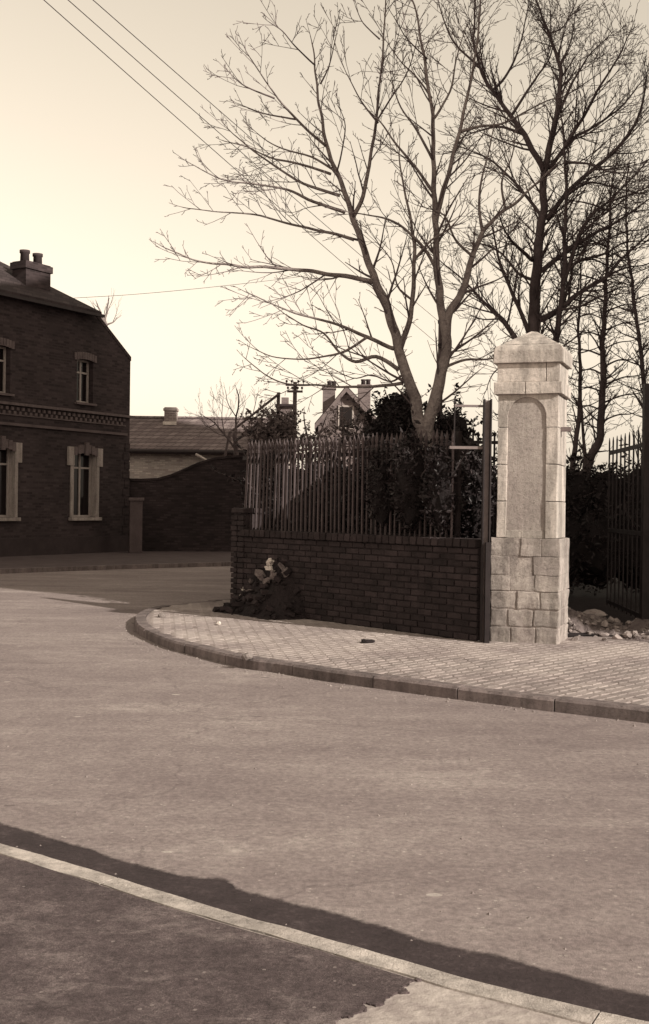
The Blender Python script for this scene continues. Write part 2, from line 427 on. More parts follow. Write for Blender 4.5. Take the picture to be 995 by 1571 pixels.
for k, p in enumerate(cells):
    hz = KH - 0.025 + rnd.uniform(-0.002, 0.002)
    tilt = Matrix.Rotation(rnd.gauss(0, 0.010), 3, 'X') @ Matrix.Rotation(rnd.gauss(0, 0.010), 3, 'Y') @ Matrix.Rotation(rnd.gauss(0, 0.02), 3, 'Z')
    if k < 300:
        inst('sett', smesh[rnd.randrange(6)], pav, (p.x, p.y, hz), rotS @ tilt, (rnd.uniform(.95, 1.02), rnd.uniform(.94, 1.02), 1))
    else:
        rr = rotS @ tilt; x, y, z = (SW - G) / 2, (SD - G) / 2, 0.025
        P = Vector((p.x, p.y, hz))
        vs = [P + rr @ Vector(v) for v in ((-x, -y, -z), (x, -y, -z), (x, y, -z), (-x, y, -z), (-x, -y, z - .007), (x, -y, z - .007), (x, y, z - .007), (-x, y, z - .007), (-x + .007, -y + .007, z), (x - .007, -y + .007, z), (x - .007, y - .007, z), (-x + .007, y - .007, z))]
        rest.add(vs, [(0, 1, 5, 4), (1, 2, 6, 5), (2, 3, 7, 6), (3, 0, 4, 7), (4, 5, 9, 8), (5, 6, 10, 9), (6, 7, 11, 10), (7, 4, 8, 11), (8, 9, 10, 11)])
if rest.v: rest.build('distant_setts', M['sett'], pav, kind='stuff')
print('setts', len(cells))

# --- near footway with its kerb, damp-and-shade strip and broken asphalt
nk = [(-160, 1243), (0, 1290), (96, 1317), (191, 1346), (352, 1395), (500, 1435), (669, 1484), (833, 1527), (995, 1563), (1200, 1603)]
nl = catmull([gp(x, y, KH) for x, y in nk], 5)
nl = [nl[0] - (nl[3] - nl[0]).normalized() * 6] + nl + [nl[-1] + (nl[-1] - nl[-4]).normalized() * 3]
nn_ = plan_poly_normals(nl)
nn_ = [n if n.y < 0 else -n for n in nn_]                    # towards the viewer
nkerb = thing('near_kerb', None, None, (0, 0, 0)); nkerb['kind'] = 'structure'
rs = resample(nl, 0.05); rn = [n if n.y < 0 else -n for n in plan_poly_normals(rs)]
i = 0; rnd = random.Random(5); w_ = 0.105
while i < len(rs) - 3:
    n = rnd.choice([17, 19, 20, 22]); j = min(i + n, len(rs) - 1)
    rows = []; off = rnd.uniform(-0.003, 0.003); dz = rnd.uniform(-0.003, 0.003)
    P = [rs[k].copy() for k in range(i, j + 1)]; t0 = (P[1] - P[0]).normalized() * 0.003; P[0] += t0; P[-1] -= t0
    for q, m_ in zip(P, rn[i:j + 1]):
        q = q + m_ * (off + 0.007 * noise.noise(q * 7) + 0.004 * noise.noise(q * 31)); ww = w_ + 0.014 * noise.noise(q * 5 + Vector((9, 0, 0)))
        rows.append([Vector((q.x, q.y, -0.1)), Vector((q.x, q.y, KH - 0.015 + dz)), Vector((q.x + m_.x * 0.014, q.y + m_.y * 0.014, KH + dz)), Vector((q.x + m_.x * ww, q.y + m_.y * ww, KH + dz)), Vector((q.x + m_.x * ww, q.y + m_.y * ww, -0.1))])
    vs = [v for r in rows for v in r]; fs = []
    for k in range(len(rows) - 1):
        for c in range(4): fs.append((k * 5 + c + 1, (k + 1) * 5 + c + 1, (k + 1) * 5 + c, k * 5 + c))
    fs.append((4, 3, 2, 1, 0)); fs.append(tuple(len(vs) - 5 + c for c in range(5)))
    MB().add(vs, fs).build('kerb_stone', M['kerb'], nkerb)
    i = j
nin = [p + n * (w_ - 0.005) for p, n in zip(nl, nn_)]
sheet('near_footway', [(p.x, p.y) for p in nin] + [(9, -8), (-9, -8)], M['concrete'], KH - 0.008)
# asphalt coat with a torn edge, 2 cm over the concrete
torn = [(664, 1496), (650, 1499), (640, 1497), (632, 1508), (615, 1512), (621, 1520), (598, 1527), (585, 1538), (560, 1541), (566, 1550), (540, 1556), (520, 1558), (508, 1572), (486, 1590), (440, 1640), (380, 1720)]
tp = catmull([gp(x, y, KH) for x, y in torn], 3)
ragged = []
rnd = random.Random(21)
for a, b in zip(tp, tp[1:]):
    for k in range(4):
        q = a.lerp(b, k / 4); ragged.append(q + Vector((noise.noise(q * 25), noise.noise(q * 25 + Vector((5, 5, 0))), 0)) * 0.022 + Vector((rnd.uniform(-.003, .004), rnd.uniform(-.004, .004), 0)))
edge = [p + n * (w_ + 0.012) for p, n in zip(nl, nn_)]
ap = [p for p in edge if p.x < tp[0].x - 0.01] + ragged + [Vector((-1.2, -8, 0)), Vector((-9, -8, 0))]
bm = bmesh.new(); top = [bm.verts.new((p.x, p.y, KH - 0.002)) for p in ap]; f = bm.faces.new(top)
if f.normal.z < 0: f.normal_flip()
ex = bmesh.ops.extrude_face_region(bm, geom=[f]); 
for v in [v for v in ex['geom'] if isinstance(v, bmesh.types.BMVert)]: v.co.z -= 0.007
bmesh.ops.triangulate(bm, faces=[f for f in bm.faces if len(f.verts) > 4]); bmesh.ops.recalc_face_normals(bm, faces=bm.faces[:])
me = bpy.data.meshes.new('footway_asphalt'); bm.to_mesh(me); bm.free(); me.materials.append(M['foot_asphalt'])
o = bpy.data.objects.new('footway_asphalt', me); col.objects.link(o); o['kind'] = 'structure'
# crumbs of asphalt along the break
# dark strip along the kerb: damp and kerb shade painted in together
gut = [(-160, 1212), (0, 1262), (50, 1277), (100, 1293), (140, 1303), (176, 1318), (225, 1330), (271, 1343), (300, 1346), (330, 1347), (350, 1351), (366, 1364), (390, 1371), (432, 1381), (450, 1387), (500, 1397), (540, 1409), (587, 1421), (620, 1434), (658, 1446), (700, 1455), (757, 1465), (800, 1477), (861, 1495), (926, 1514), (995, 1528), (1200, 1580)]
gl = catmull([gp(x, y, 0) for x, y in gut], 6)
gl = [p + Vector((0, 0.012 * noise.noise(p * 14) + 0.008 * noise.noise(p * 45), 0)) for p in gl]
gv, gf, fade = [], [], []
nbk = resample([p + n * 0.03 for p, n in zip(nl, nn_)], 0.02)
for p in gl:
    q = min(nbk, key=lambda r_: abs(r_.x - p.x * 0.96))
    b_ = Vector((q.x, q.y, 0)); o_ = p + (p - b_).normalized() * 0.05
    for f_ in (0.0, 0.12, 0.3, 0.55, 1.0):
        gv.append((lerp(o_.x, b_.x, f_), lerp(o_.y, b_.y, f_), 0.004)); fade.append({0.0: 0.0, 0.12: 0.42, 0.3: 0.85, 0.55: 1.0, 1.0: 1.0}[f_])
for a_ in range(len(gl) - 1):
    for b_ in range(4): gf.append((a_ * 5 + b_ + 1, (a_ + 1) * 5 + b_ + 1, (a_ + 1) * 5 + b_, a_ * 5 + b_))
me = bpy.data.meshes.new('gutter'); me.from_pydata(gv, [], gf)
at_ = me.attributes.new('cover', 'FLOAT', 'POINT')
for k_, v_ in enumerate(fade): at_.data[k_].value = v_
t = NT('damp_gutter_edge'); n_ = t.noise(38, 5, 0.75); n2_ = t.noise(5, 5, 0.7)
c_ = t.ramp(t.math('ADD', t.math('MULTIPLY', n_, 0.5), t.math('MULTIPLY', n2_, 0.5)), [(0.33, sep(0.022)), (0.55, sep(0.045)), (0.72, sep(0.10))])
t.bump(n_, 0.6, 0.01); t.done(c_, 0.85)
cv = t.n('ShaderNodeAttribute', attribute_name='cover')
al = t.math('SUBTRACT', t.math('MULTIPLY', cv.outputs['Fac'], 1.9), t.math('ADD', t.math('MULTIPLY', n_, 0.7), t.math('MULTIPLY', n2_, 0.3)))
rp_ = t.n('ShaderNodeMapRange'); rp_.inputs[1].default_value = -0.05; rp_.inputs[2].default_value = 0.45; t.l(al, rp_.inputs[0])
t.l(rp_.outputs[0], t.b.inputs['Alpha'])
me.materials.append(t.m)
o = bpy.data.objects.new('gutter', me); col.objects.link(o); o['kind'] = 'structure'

# grit swept against the kerbs and scattered on the road
gr = MB(); rnd = random.Random(99)
def pebble(q, r_):
    a_ = rnd.uniform(0, 6.3); v_ = [q + Vector((math.cos(a_ + k * 1.571) * r_ * rnd.uniform(.7, 1.2), math.sin(a_ + k * 1.571) * r_ * rnd.uniform(.7, 1.2), 0)) for k in range(4)]
    gr.add(v_ + [q + Vector((rnd.uniform(-.3, .3) * r_, rnd.uniform(-.3, .3) * r_, r_ * .8))], [(0, 1, 4), (1, 2, 4), (2, 3, 4), (3, 0, 4)])
kk = resample(kl, 0.03); kkn = plan_poly_normals(kk)
for k in range(900):
    i = rnd.randrange(len(kk)); d_ = abs(rnd.gauss(0, .16)) + 0.01; q = kk[i] - kkn[i] * d_
    if q.y > 3: pebble(Vector((q.x, q.y, 0)), rnd.choice((.005, .006, .008, .008, .012, .018)))
for k in range(420):
    y_ = rnd.uniform(3.9, 15) if k % 3 else rnd.uniform(3.9, 8); q = Vector((rnd.uniform(-.32, .32) * y_, y_, 0))
    if all((q - p_).length > 0.05 for p_ in nl[::6]): pebble(q, rnd.choice((.004, .005, .006, .008, .011)))
setp(gr.build('road_grit', M['rubble'], None), 'small pale grit scattered on the road and along the kerb', 'grit', kind='stuff')

# --- far pavement in front of the brick house
fk = catmull([gp(x, y, KH) for x, y in [(-300, 883), (0, 873), (180, 867), (360, 862), (460, 858)]], 4)
fp = thing('far_kerb', None, None, (0, 0, 0)); fp['kind'] = 'structure'
rs = resample(fk, 0.1); rn = [n if n.y > 0 else -n for n in plan_poly_normals(rs)]
for i in range(0, len(rs) - 10, 10):
    a, b = rs[i], rs[i + 10]; t = (b - a).normalized(); nrm = rn[i]
    MB().box((a + b) / 2 + nrm * 0.07 - Vector((0, 0, 0.1)), ((b - a).length - 0.012, 0.14, 0.2), (t, Vector((-t.y, t.x, 0)), Vector((0, 0, 1)))).build('kerb_stone', M['kerb_far'], fp)
sheet('far_pavement', [(p.x, p.y) for p in [q + n * 0.13 for q, n in zip(rs, rn)]] + [(rs[-1].x + 6, 60), (-40, 60), (-40, rs[0].y)], plain('far_paving', 0.09, 0.3, 2, 30, 0.4, 0.01), KH - 0.004)
# garden soil behind the wall
S0 = WA - wn * 0.25; S1 = WB - wn * 0.25
sheet('garden', [(S0.x, S0.y), (S1.x, S1.y), (S1.x + 0.6, 40), (16, 40), (16, 13.2), (3.0, 13.0)], M['soil'], KH + 0.006)

# ================================================================== tall building added out of frame, right, to shade the gateway and the house
bld = thing('works_building', 'tall dark brick works building standing off to the right of the gateway', 'building', (18, 17, 0))
mbk = coursed('works_brick', 0.07, 0.1, 0.23, 0.075, 0)
MB().box((18.5, 16.75, 10.5), (13, 20.5, 21)).build('wall', mbk, bld)
MB().prism([(11.97, 6.5, 21), (25.03, 6.5, 21), (18.5, 6.5, 24.5)], (0, 20.5, 0)).build('roof', M['gutter_pipe'], bld)
wm = None
for fl in range(5):
    for k in range(6):
        y = 9.2 + k * 3.1; z = 2.2 + fl * 3.9
        MB().box((11.98, y, z), (0.06, 1.3, 2.1)).build('window', M['glass'], bld)
    for k in range(4):
        x = 13.6 + k * 3.2; z = 2.2 + fl * 3.9
        MB().box((x, 6.48, z), (1.3, 0.06, 2.1)).build('window', M['glass'], bld)

# ================================================================== brick house on the left
HO = gp(196, 851, 0)
HS = Vector((-0.516, -0.857, 0)).normalized(); HN = Vector((0.857, -0.516, 0)).normalized()
UP = Vector((0, 0, 1)); BASE = KH
def hp(s, h, d=0.0): return HO + HS * s + HN * d + UP * h
HA = (HS, HN, UP)
hang = math.atan2(HS.y, HS.x)
M['house_brick'] = coursed('house_brick', 0.040, 0.044, 0.22, 0.072, hang, 0.4, 0.010, bump=0.15, soot=0.35)
M['house_band'] = plain('house_band_brick', 0.11, 0.4, 6, 40, 0.4, 0.01)
M['slate'] = coursed('house_slate', 0.045, 0.025, 0.28, 0.12, hang, 0.3, 0.01)
house = thing('brick_house', 'dark brick house with half hipped gable, patterned band and pale window surrounds', 'house', hp(3, 0, -3))
W, EH = 10.0, 5.77
wins_g = [(1.90, 1.12, 3.02, 0.92), (5.02, 1.12, 3.02, 0.92), (8.1, 1.12, 3.02, 0.92)]
wins_u = [(1.92, 4.34, 5.56, 0.66), (5.05, 4.34, 5.56, 0.66), (8.1, 4.34, 5.56, 0.66)]
sb = sorted({0, W} | {v for s, a, b, w0 in wins_g + wins_u for v in (round(s - w0 / 2, 3), round(s + w0 / 2, 3))})
hb = [0, 1.12, 3.02, 4.34, 5.56, EH]
mb = MB()
for s0, s1 in zip(sb, sb[1:]):
    for h0, h1 in zip(hb, hb[1:]):
        sm, hm = (s0 + s1) / 2, (h0 + h1) / 2
        if any(abs(sm - s) < w0 / 2 and a < hm < b for s, a, b, w0 in wins_g + wins_u): continue
        mb.box(hp(sm, hm, -0.15), (s1 - s0, 0.3, h1 - h0), HA)
mb.prism([hp(0, EH, -0.3), hp(W, EH, -0.3), hp(W - 1.56, 6.87, -0.3), hp(1.56, 6.87, -0.3)], HN * 0.3)
mb.box(hp(W / 2, EH / 2, -6.3), (W, 11.94, EH - 0.02), HA)
mb.build('wall', M['house_brick'], house)
MB().box(hp(W / 2, 0.28, 0.02), (W + 0.04, 0.05, 0.56), HA).build('plinth', plain('house_plinth', 0.04, 0.3), house)
RD = 4.0; RH = EH + 0.705 * 5.0
roof = MB()
th = Vector((0, 0, -0.12))
roof.prism([hp(-0.02, EH - 0.03, 0.012), hp(1.5, 6.84, 0.012), hp(W / 2, RH, -RD), hp(W / 2, RH, -12.4), hp(-0.02, EH - 0.03, -12.4)], th * -1)
roof.prism([hp(W + 0.12, EH - 0.08, 0.06), hp(W - 1.5, 6.84, 0.012), hp(W / 2, RH, -RD), hp(W / 2, RH, -12.4), hp(W + 0.12, EH - 0.08, -12.4)], th * -1)
roof.prism([hp(1.50, 6.83, 0.2), hp(W - 1.50, 6.83, 0.2), hp(W / 2 + 0.05, RH + 0.02, -RD + 0.1), hp(W / 2 - 0.05, RH + 0.02, -RD + 0.1)], th * -1)
ro = roof.build('roof', M['slate'], house)
MB().box(hp(W / 2, 6.83, 0.24), (W - 2.9, 0.09, 0.08), HA).build('eaves_gutter', M['gutter_pipe'], ro)
def house_chimney(c, h0, h1):
    ch = MB().box(c + UP * ((h0 + h1) / 2), (0.92, 0.52, h1 - h0), HA).build('chimney', M['house_brick'], house)
    MB().box(c + UP * (h1 - 0.12), (1.02, 0.60, 0.18), HA).build('chimney_cap', M['house_brick'], house)
    for k in (-0.26, 0.22):
        MB().lathe(c + HS * -k + UP * (h1 - 0.02), [(0.13, 0), (0.12, 0.25), (0.145, 0.27), (0.145, 0.34), (0.10, 0.34)], 12).build('chimney_pot', M['pot'], house, True)
lo, hi = 1.0, 6.0
for _ in range(30):
    md = (lo + hi) / 2; q = hp(md, 0, -0.75); r_ = ray(48, 430)
    lo, hi = (md, hi) if q.x / q.y > r_.x / r_.y else (lo, md)
hc = hp(lo, 0, -0.75); house_chimney(Vector((hc.x, hc.y, 0)), 6.6, at(48, 405, hc.y).z)
# cornice stub, bands
MB().box(hp(W / 2 - 0.05, 4.08, 0.06), (W + 0.1, 0.12, 0.07), HA).build('cornice', M['house_band'], house)
MB().box(hp(W / 2 - 0.1, 3.55, 0.03), (W - 0.5, 0.06, 0.07), HA).build('string_course', plain('string_course', 0.10, 0.3), house)
fr = MB(); k = 0; s = 0.3
while s < W - 0.2:
    fr.box(hp(s, 3.965, 0.03), (0.085, 0.06, 0.085), HA)
    fr.box(hp(s + 0.09, 3.86, 0.022), (0.085, 0.044, 0.085), HA)
    s += 0.19
setp(fr.build('frieze', M['house_band'], house), kind='stuff')
MB().box(hp(W / 2, 3.80, 0.018), (W - 0.4, 0.036, 0.03), HA).build('string_course', M['house_band'], house)
# rusticated corner strip
for k in range(10):
    MB().box(hp(0.10 if k % 2 else 0.14, 0.75 + k * 0.27, 0.012), (0.2 if k % 2 else 0.28, 0.03, 0.22), HA).build('quoin', M['house_brick'], house)
def house_window(s, a, b, w0, ground):
    lab = None
    wd = MB()
    # sash frame set back
    fw = 0.055; d = -0.2
    wd.box(hp(s - w0 / 2 + fw / 2, (a + b) / 2, d), (fw, 0.06, b - a), HA); wd.box(hp(s + w0 / 2 - fw / 2, (a + b) / 2, d), (fw, 0.06, b - a), HA)
    wd.box(hp(s, a + fw / 2, d), (w0 - 2 * fw, 0.06, fw), HA); wd.box(hp(s, b - fw / 2, d), (w0 - 2 * fw, 0.06, fw), HA)
    wd.box(hp(s, (a + b) / 2, d), (0.05, 0.055, b - a - 2 * fw), HA)
    tr = b - (b - a) * (0.27 if ground else 0.3)
    wd.box(hp(s - w0 / 4, tr, d), (w0 / 2 - fw - 0.025, 0.055, 0.05), HA); wd.box(hp(s + w0 / 4, tr, d), (w0 / 2 - fw - 0.025, 0.055, 0.05), HA)
    wo = wd.build('window', M['frame'], house)
    for q in (-1, 1):
        MB().box(hp(s + q * w0 / 4, (a + b) / 2, d - 0.015), (w0 / 2 - 0.06, 0.012, b - a - 0.1), HA).build('pane', M['glass'], wo)
    if ground:
        su = MB(); ow = 0.15
        # jambs line the reveal and face, with shoulders at the top
        for q in (-1, 1):
            su.box(hp(s + q * (w0 / 2 + 0.028), (a + b) / 2 - 0.05, -0.055), (0.055, 0.21, b - a - 0.1), HA) if False else None
            su.box(hp(s + q * (w0 / 2 + 0.055), (a + b) / 2, 0.022), (0.11, 0.044, b - a), HA)
            su.box(hp(s + q * (w0 / 2 + 0.115), b - 0.20, 0.030), (0.24, 0.060, 0.52), HA)
            su.box(hp(s + q * (w0 / 2 - 0.006), (a + b) / 2, -0.085), (0.012, 0.168, b - a - 0.01), HA)
        su.build('surround', M['surround'], wo)
        # segmental head with keystone and voussoirs
        hd = MB()
        n = 7
        for k in range(n):
            u = (k + 0.5) / n * 2 - 1; x = u * (w0 / 2 + 0.02); drop = 0.10 * u * u
            hd.box(hp(s + x, b + 0.02 - drop, 0.035 + (0.05 if k == 3 else 0.012 * (k % 2))), (w0 / n * 0.95, 0.07, 0.24 if k != 3 else 0.36), HA)
        hd.build('window_head', M['house_band'], wo)
        MB().box(hp(s, a - 0.05, 0.05), (w0 + 0.3, 0.16, 0.09), HA).build('sill', M['surround'], wo)
    else:
        hd = MB(); n = 9
        for k in range(n):
            u = (k + 0.5) / n * 2 - 1
            hd.box(hp(s + u * (w0 / 2 + 0.12), b + 0.10 - 0.06 * u * u, 0.015), (0.085, 0.03, 0.2), HA)
        hd.build('window_head', M['house_band'], wo)
        MB().box(hp(s, a - 0.035, 0.03), (w0 + 0.16, 0.12, 0.06), HA).build('sill', M['house_band'], wo)
for q in wins_g: house_window(*q, True)
for q in wins_u: house_window(*q, False)

# ================================================================== low house, garden wall and pale pier behind
LY = 46.0
M['low_roof'] = coursed('low_house_tiles', 0.17, 0.09, 0.3, 0.16, 0, 0.22, 0.02)
M['low_wall'] = coursed('low_house_brick', 0.42, 0.36, 0.23, 0.075, 0, 0.3, 0.012)
a = at(120, 692, LY); b = at(440, 697, LY); rz = at(300, 646, LY + 2.2).z; ez = at(300, 693, LY).z
low = thing('low_house', 'long low house with a plain tiled roof and small chimney behind the garden wall', 'house', ((a.x + b.x) / 2, LY + 2, 0))
lw = MB(); lw.box(((a.x + b.x) / 2, LY + 2.2, ez / 2), (b.x - a.x, 4.0, ez)); lw.prism([(a.x, LY + 0.2, ez), (a.x, LY + 4.2, ez), (a.x, LY + 2.2, rz - 0.1)], (b.x - a.x, 0, 0)); lw.build('wall', M['low_wall'], low)
lr = MB()
lr.prism([(a.x - .2, LY - 0.1, ez - 0.02), (b.x + .2, LY - 0.1, ez - 0.02), (b.x + .2, LY + 2.2, rz), (a.x - .2, LY + 2.2, rz)], (0, 0, 0.12))
lr.prism([(a.x - .2, LY + 4.5, ez - 0.02), (b.x + .2, LY + 4.5, ez - 0.02), (b.x + .2, LY + 2.2, rz), (a.x - .2, LY + 2.2, rz)], (0, 0, 0.12))
lro = lr.build('roof', M['low_roof'], low)
rt = MB()
x = a.x - 0.2
while x < b.x:
    rt.tube([Vector((x, LY + 2.2, rz + 0.10)), Vector((x + 0.33, LY + 2.2, rz + 0.10))], 0.10, 6); x += 0.34
rt.build('ridge_tiles', M['low_roof'], lro)
MB().tube([Vector((a.x - .2, LY - 0.16, ez - 0.02)), Vector((b.x + .2, LY - 0.16, ez - 0.02))], 0.09, 8).build('eaves_gutter', M['gutter_pipe'], lro)
c = at(262, 640, LY + 1.9)
cm = coursed('low_chimney_brick', 0.22, 0.3, 0.23, 0.075, 0, 0.3, 0.014)
MB().box((c.x, c.y, c.z - 0.25), (0.50, 0.5, 1.3)).build('chimney', cm, low)
MB().box((c.x, c.y, at(262, 629, LY + 1.9).z), (0.58, 0.58, 0.1)).build('chimney_cap', cm, low)
MB().box((c.x - 0.02, c.y - 0.27, at(262, 650, LY + 1.9).z), (0.56, 0.06, 0.14)).build('flashing', M['pale_stone'], low)
dpx = [at(378 - 72, 700, LY - 0.25), at(378 - 60, 706, LY - 0.25)]
MB().tube([at(300, 697, LY - 0.2), at(306, 700, LY - 0.25), at(318, 707, LY - 0.25)], 0.06, 6).build('downpipe', M['wood_pale'], low)
# yard wall of pale brick under the eaves, then the ramped dark garden wall in front
GA = hp(-0.05, 0, -0.4); GB = gp(430, 846, KH)
gd = (GB - GA); gd.z = 0; GL = gd.length; gd.normalize(); gnn = Vector((gd.y, -gd.x, 0)); gnn = gnn if gnn.y < 0 else -gnn
gw = thing('garden_wall', 'dark brick garden wall ramping up to the right beside the house', 'wall', (GA + GB) / 2 * 1.0)
M['gw_brick'] = coursed('garden_wall_brick', 0.032, 0.028, 0.22, 0.072, math.atan2(gd.y, gd.x), 0.4, 0.012)
def wall_h(px, py):
    # height on the garden wall plane seen at a pixel
    d = ray(px, py); n = gnn; t = (GA - CPOS).dot(n) / d.dot(n); p = CPOS + d * t; return (p - GA).dot(gd), p.z
prof = [wall_h(x, y) for x, y in [(215, 738), (240, 737), (262, 731), (285, 721), (305, 712), (325, 706), (350, 703), (395, 700)]]
prof = [(-0.3, prof[0][1])] + [p for p in prof if p[0] < GL] + [(GL, prof[-1][1])]
pts = [GA + gd * -0.3] + [GA + gd * GL] + [GA + gd * s + UP * h for s, h in reversed(prof)]
MB().prism([p - gnn * 0.15 for p in pts], gnn * 0.3).build('wall', M['gw_brick'], gw)
cp = MB()
for (s0, h0), (s1, h1) in zip(prof, prof[1:]):
    p0 = GA + gd * s0 + UP * h0; p1 = GA + gd * s1 + UP * h1
    cp.prism([p0 - gnn * 0.2, p1 - gnn * 0.2, p1 + gnn * 0.2, p0 + gnn * 0.2], UP * 0.07)
cp.build('coping', M['gw_brick'], gw)
pr = thing('gate_pier', 'pale rendered pier against the right corner of the brick house', 'pier', gp(207, 848, KH))
p = gp(207, 848, KH); hz = at(207, 768, p.y).z
MB().box((p.x, p.y, hz / 2 + 0.05), (0.36, 0.36, hz - 0.1), (gd, Vector((-gd.y, gd.x, 0)), UP)).build('shaft', plain('render_grey', 0.09, 0.3, 3, 40), pr, bevel=0.01)
MB().box((p.x, p.y, hz + 0.04), (0.44, 0.44, 0.09), (gd, Vector((-gd.y, gd.x, 0)), UP)).build('cap', M['house_band'], pr, bevel=0.015)

# ================================================================== gabled house with two chimneys, far behind the fence
FY = 58.0
gh = thing('gabled_house', 'distant gabled house with pale barge boards between two tall chimneys', 'house', (at(530, 690, FY).x, FY + 2, 0))
ga, gb_, gt = at(488, 660, FY), at(580, 660, FY), at(531, 597, FY)
M['far_brick'] = coursed('far_house_brick', 0.16, 0.2, 0.23, 0.075, 0, 0.25, 0.014)
eav = at(488, 648, FY).z
pts = [(ga.x, FY, 0), (gb_.x, FY, 0), (gb_.x, FY, eav), (gt.x, FY, gt.z), (ga.x, FY, eav)]
MB().prism(pts, (0, 8, 0)).build('wall', M['far_brick'], gh)
rf = MB()
for e_, q in ((Vector((ga.x, 0, eav)), -1), (Vector((gb_.x, 0, eav)), 1)):
    d_ = (Vector((gt.x, 0, gt.z)) - e_).normalized(); s_ = e_ - d_ * 0.3
    rf.prism([(s_.x, FY - 0.25, s_.z + 0.03), (gt.x, FY - 0.25, gt.z + 0.03), (gt.x, FY - 0.25, gt.z + 0.17), (s_.x, FY - 0.25, s_.z + 0.17)], (0, 8.5, 0))
rfo = rf.build('roof', M['slate'], gh)
for e_ in (Vector((ga.x, 0, eav)), Vector((gb_.x, 0, eav))):
    d_ = (Vector((gt.x, 0, gt.z)) - e_).normalized(); s_ = e_ - d_ * 0.3
    MB().prism([(s_.x, FY - 0.32, s_.z - 0.16), (gt.x, FY - 0.32, gt.z - 0.16), (gt.x, FY - 0.32, gt.z + 0.10), (s_.x, FY - 0.32, s_.z + 0.10)], (0, 0.05, 0)).build('barge_board', plain('grey_barge_paint', 0.16, 0.3), rfo)
wz = at(531, 640, FY).z
gwd = MB().box((gt.x, FY - 0.02, wz), (0.8, 0.08, 1.2)).build('window', M['frame'], gh)
MB().box((gt.x, FY - 0.05, wz), (0.62, 0.06, 1.02)).build('pane', M['glass'], gwd)
for px0, px1, ty, pots in ((495, 514, 594, (505, 512)), (549, 568, 591, (557, 564.5))):
    l_, r_ = at(px0, ty, FY + 1.0), at(px1, ty, FY + 1.0)
    chm = MB().box(((l_.x + r_.x) / 2, FY + 1.0, l_.z / 2 + 1.5), (r_.x - l_.x, 0.6, l_.z - 3.0)).build('chimney', M['far_brick'], gh)
    MB().box(((l_.x + r_.x) / 2, FY + 1.0, l_.z - 0.06), (r_.x - l_.x + 0.1, 0.7, 0.14)).build('chimney_cap', M['far_brick'], chm)
    for pp in pots:
        q = at(pp, ty, FY + 1.0)
        MB().lathe(q, [(0.12, -0.02), (0.11, 0.22), (0.13, 0.24), (0.13, 0.3), (0.08, 0.3)], 10).build('chimney_pot', M['pot'], chm, True)
sh = thing('small_outbuilding', 'small distant outbuilding with a flat cap roof left of the gabled house', 'outbuilding', (at(437, 680, 56).x, 56, 0))
q0, q1 = at(428, 624, 56), at(447, 624, 56)
MB().box(((q0.x + q1.x) / 2, 56.5, q0.z / 2), (q1.x - q0.x, 1.2, q0.z)).build('wall', M['far_brick'], sh)
MB().box(((q0.x + q1.x) / 2, 56.5, q0.z + 0.06), (q1.x - q0.x + 0.4, 1.5, 0.12)).build('roof', M['slate'], sh)
zz = at(437, 618, 56.5)
MB().box((zz.x, 56.5, zz.z), (0.35, 0.4, 0.5)).build('chimney', M['far_brick'], sh)

# telegraph pole with two crossarms
TY = 44.0
tpole = thing('telegraph_pole', 'telegraph pole with two crossarms and insulators behind the railings', 'pole', (at(451, 690, TY).x, TY, 0))
tx = at(451, 690, TY).x; tt = at(451, 586, TY).z
MB().tube([Vector((tx, TY, -0.2)), Vector((tx, TY, tt))], [0.11, 0.075], 10).build('pole', M['pole'], tpole)
for y_, hw in ((591, 0.36), (601, 0.30)):
    z_ = at(451, y_, TY).z
    arm = MB().box((tx, TY - 0.1, z_), (hw * 2, 0.07, 0.08)).build('crossarm', M['pole'], tpole)
    for k in (-0.9, -0.35, 0.35, 0.9):
        MB().lathe((tx + hw * k, TY - 0.1, z_ + 0.03), [(0.012, 0), (0.012, 0.06), (0.04, 0.07), (0.045, 0.13), (0.02, 0.16)], 8).build('insulator', M['pot'], tpole)
sp = thing('stay_post', 'short leaning post with a diagonal stay left of the telegraph pole', 'post', (at(425, 690, 40).x, 40, 0))
MB().tube([Vector((at(425, 690, 40).x, 40, -0.1)), at(427, 602, 40)], 0.06, 8).build('post', M['pole'], sp)
MB().tube([at(428, 604, 39.9), at(352, 664, 39.9), Vector((at(318, 690, 39.9).x, 39.9, 0.0))], 0.045, 8).build('stay', M['pole'], sp)

# second pole behind the trees, the wires run to it
PY = 24.0
px_ = at(674, 640, PY).x; pt = at(674, 455, PY).z
tp2 = thing('wire_pole', 'dark wooden pole hidden behind the right stem of the forked tree', 'pole', (px_, PY, 0))
MB().tube([Vector((px_, PY, -0.2)), Vector((px_, PY, pt))], [0.07, 0.05], 10).build('pole', M['pole'], tp2)
WLAB = ['lowest of the three overhead wires crossing the upper left sky', 'middle of the three overhead wires crossing the upper left sky', 'highest of the three overhead wires crossing the upper left sky']
for k, (p0, y1) in enumerate((((85, 0), 530), ((122, 0), 494), ((160, 0), 458))):
    E = at(674, y1, PY - 0.08); A = at(*p0, 11.0 + 0.2 * k); S = A + (A - E) * 0.8
    MB().lathe((E.x, E.y, E.z - 0.06), [(0.012, 0), (0.035, 0.03), (0.04, 0.09), (0.015, 0.12)], 8).build('insulator', M['pot'], tp2)
    line = []
    for q in range(41):
        f = q / 40; p = S.lerp(E, f); p.z -= 0.10 * 4 * f * (1 - f); line.append(p)
    setp(MB().tube(line, 0.0045, 5).build('overhead_wire', M['wire']), WLAB[k], 'wire', 'overhead wires')
line = catmull([at(60, 462, 36), at(110, 457.5, 37), at(200, 452, 39), at(300, 443, 41), at(400, 432, 44), at(452, 592, 44) * 0 + at(470, 423, 46)], 6)
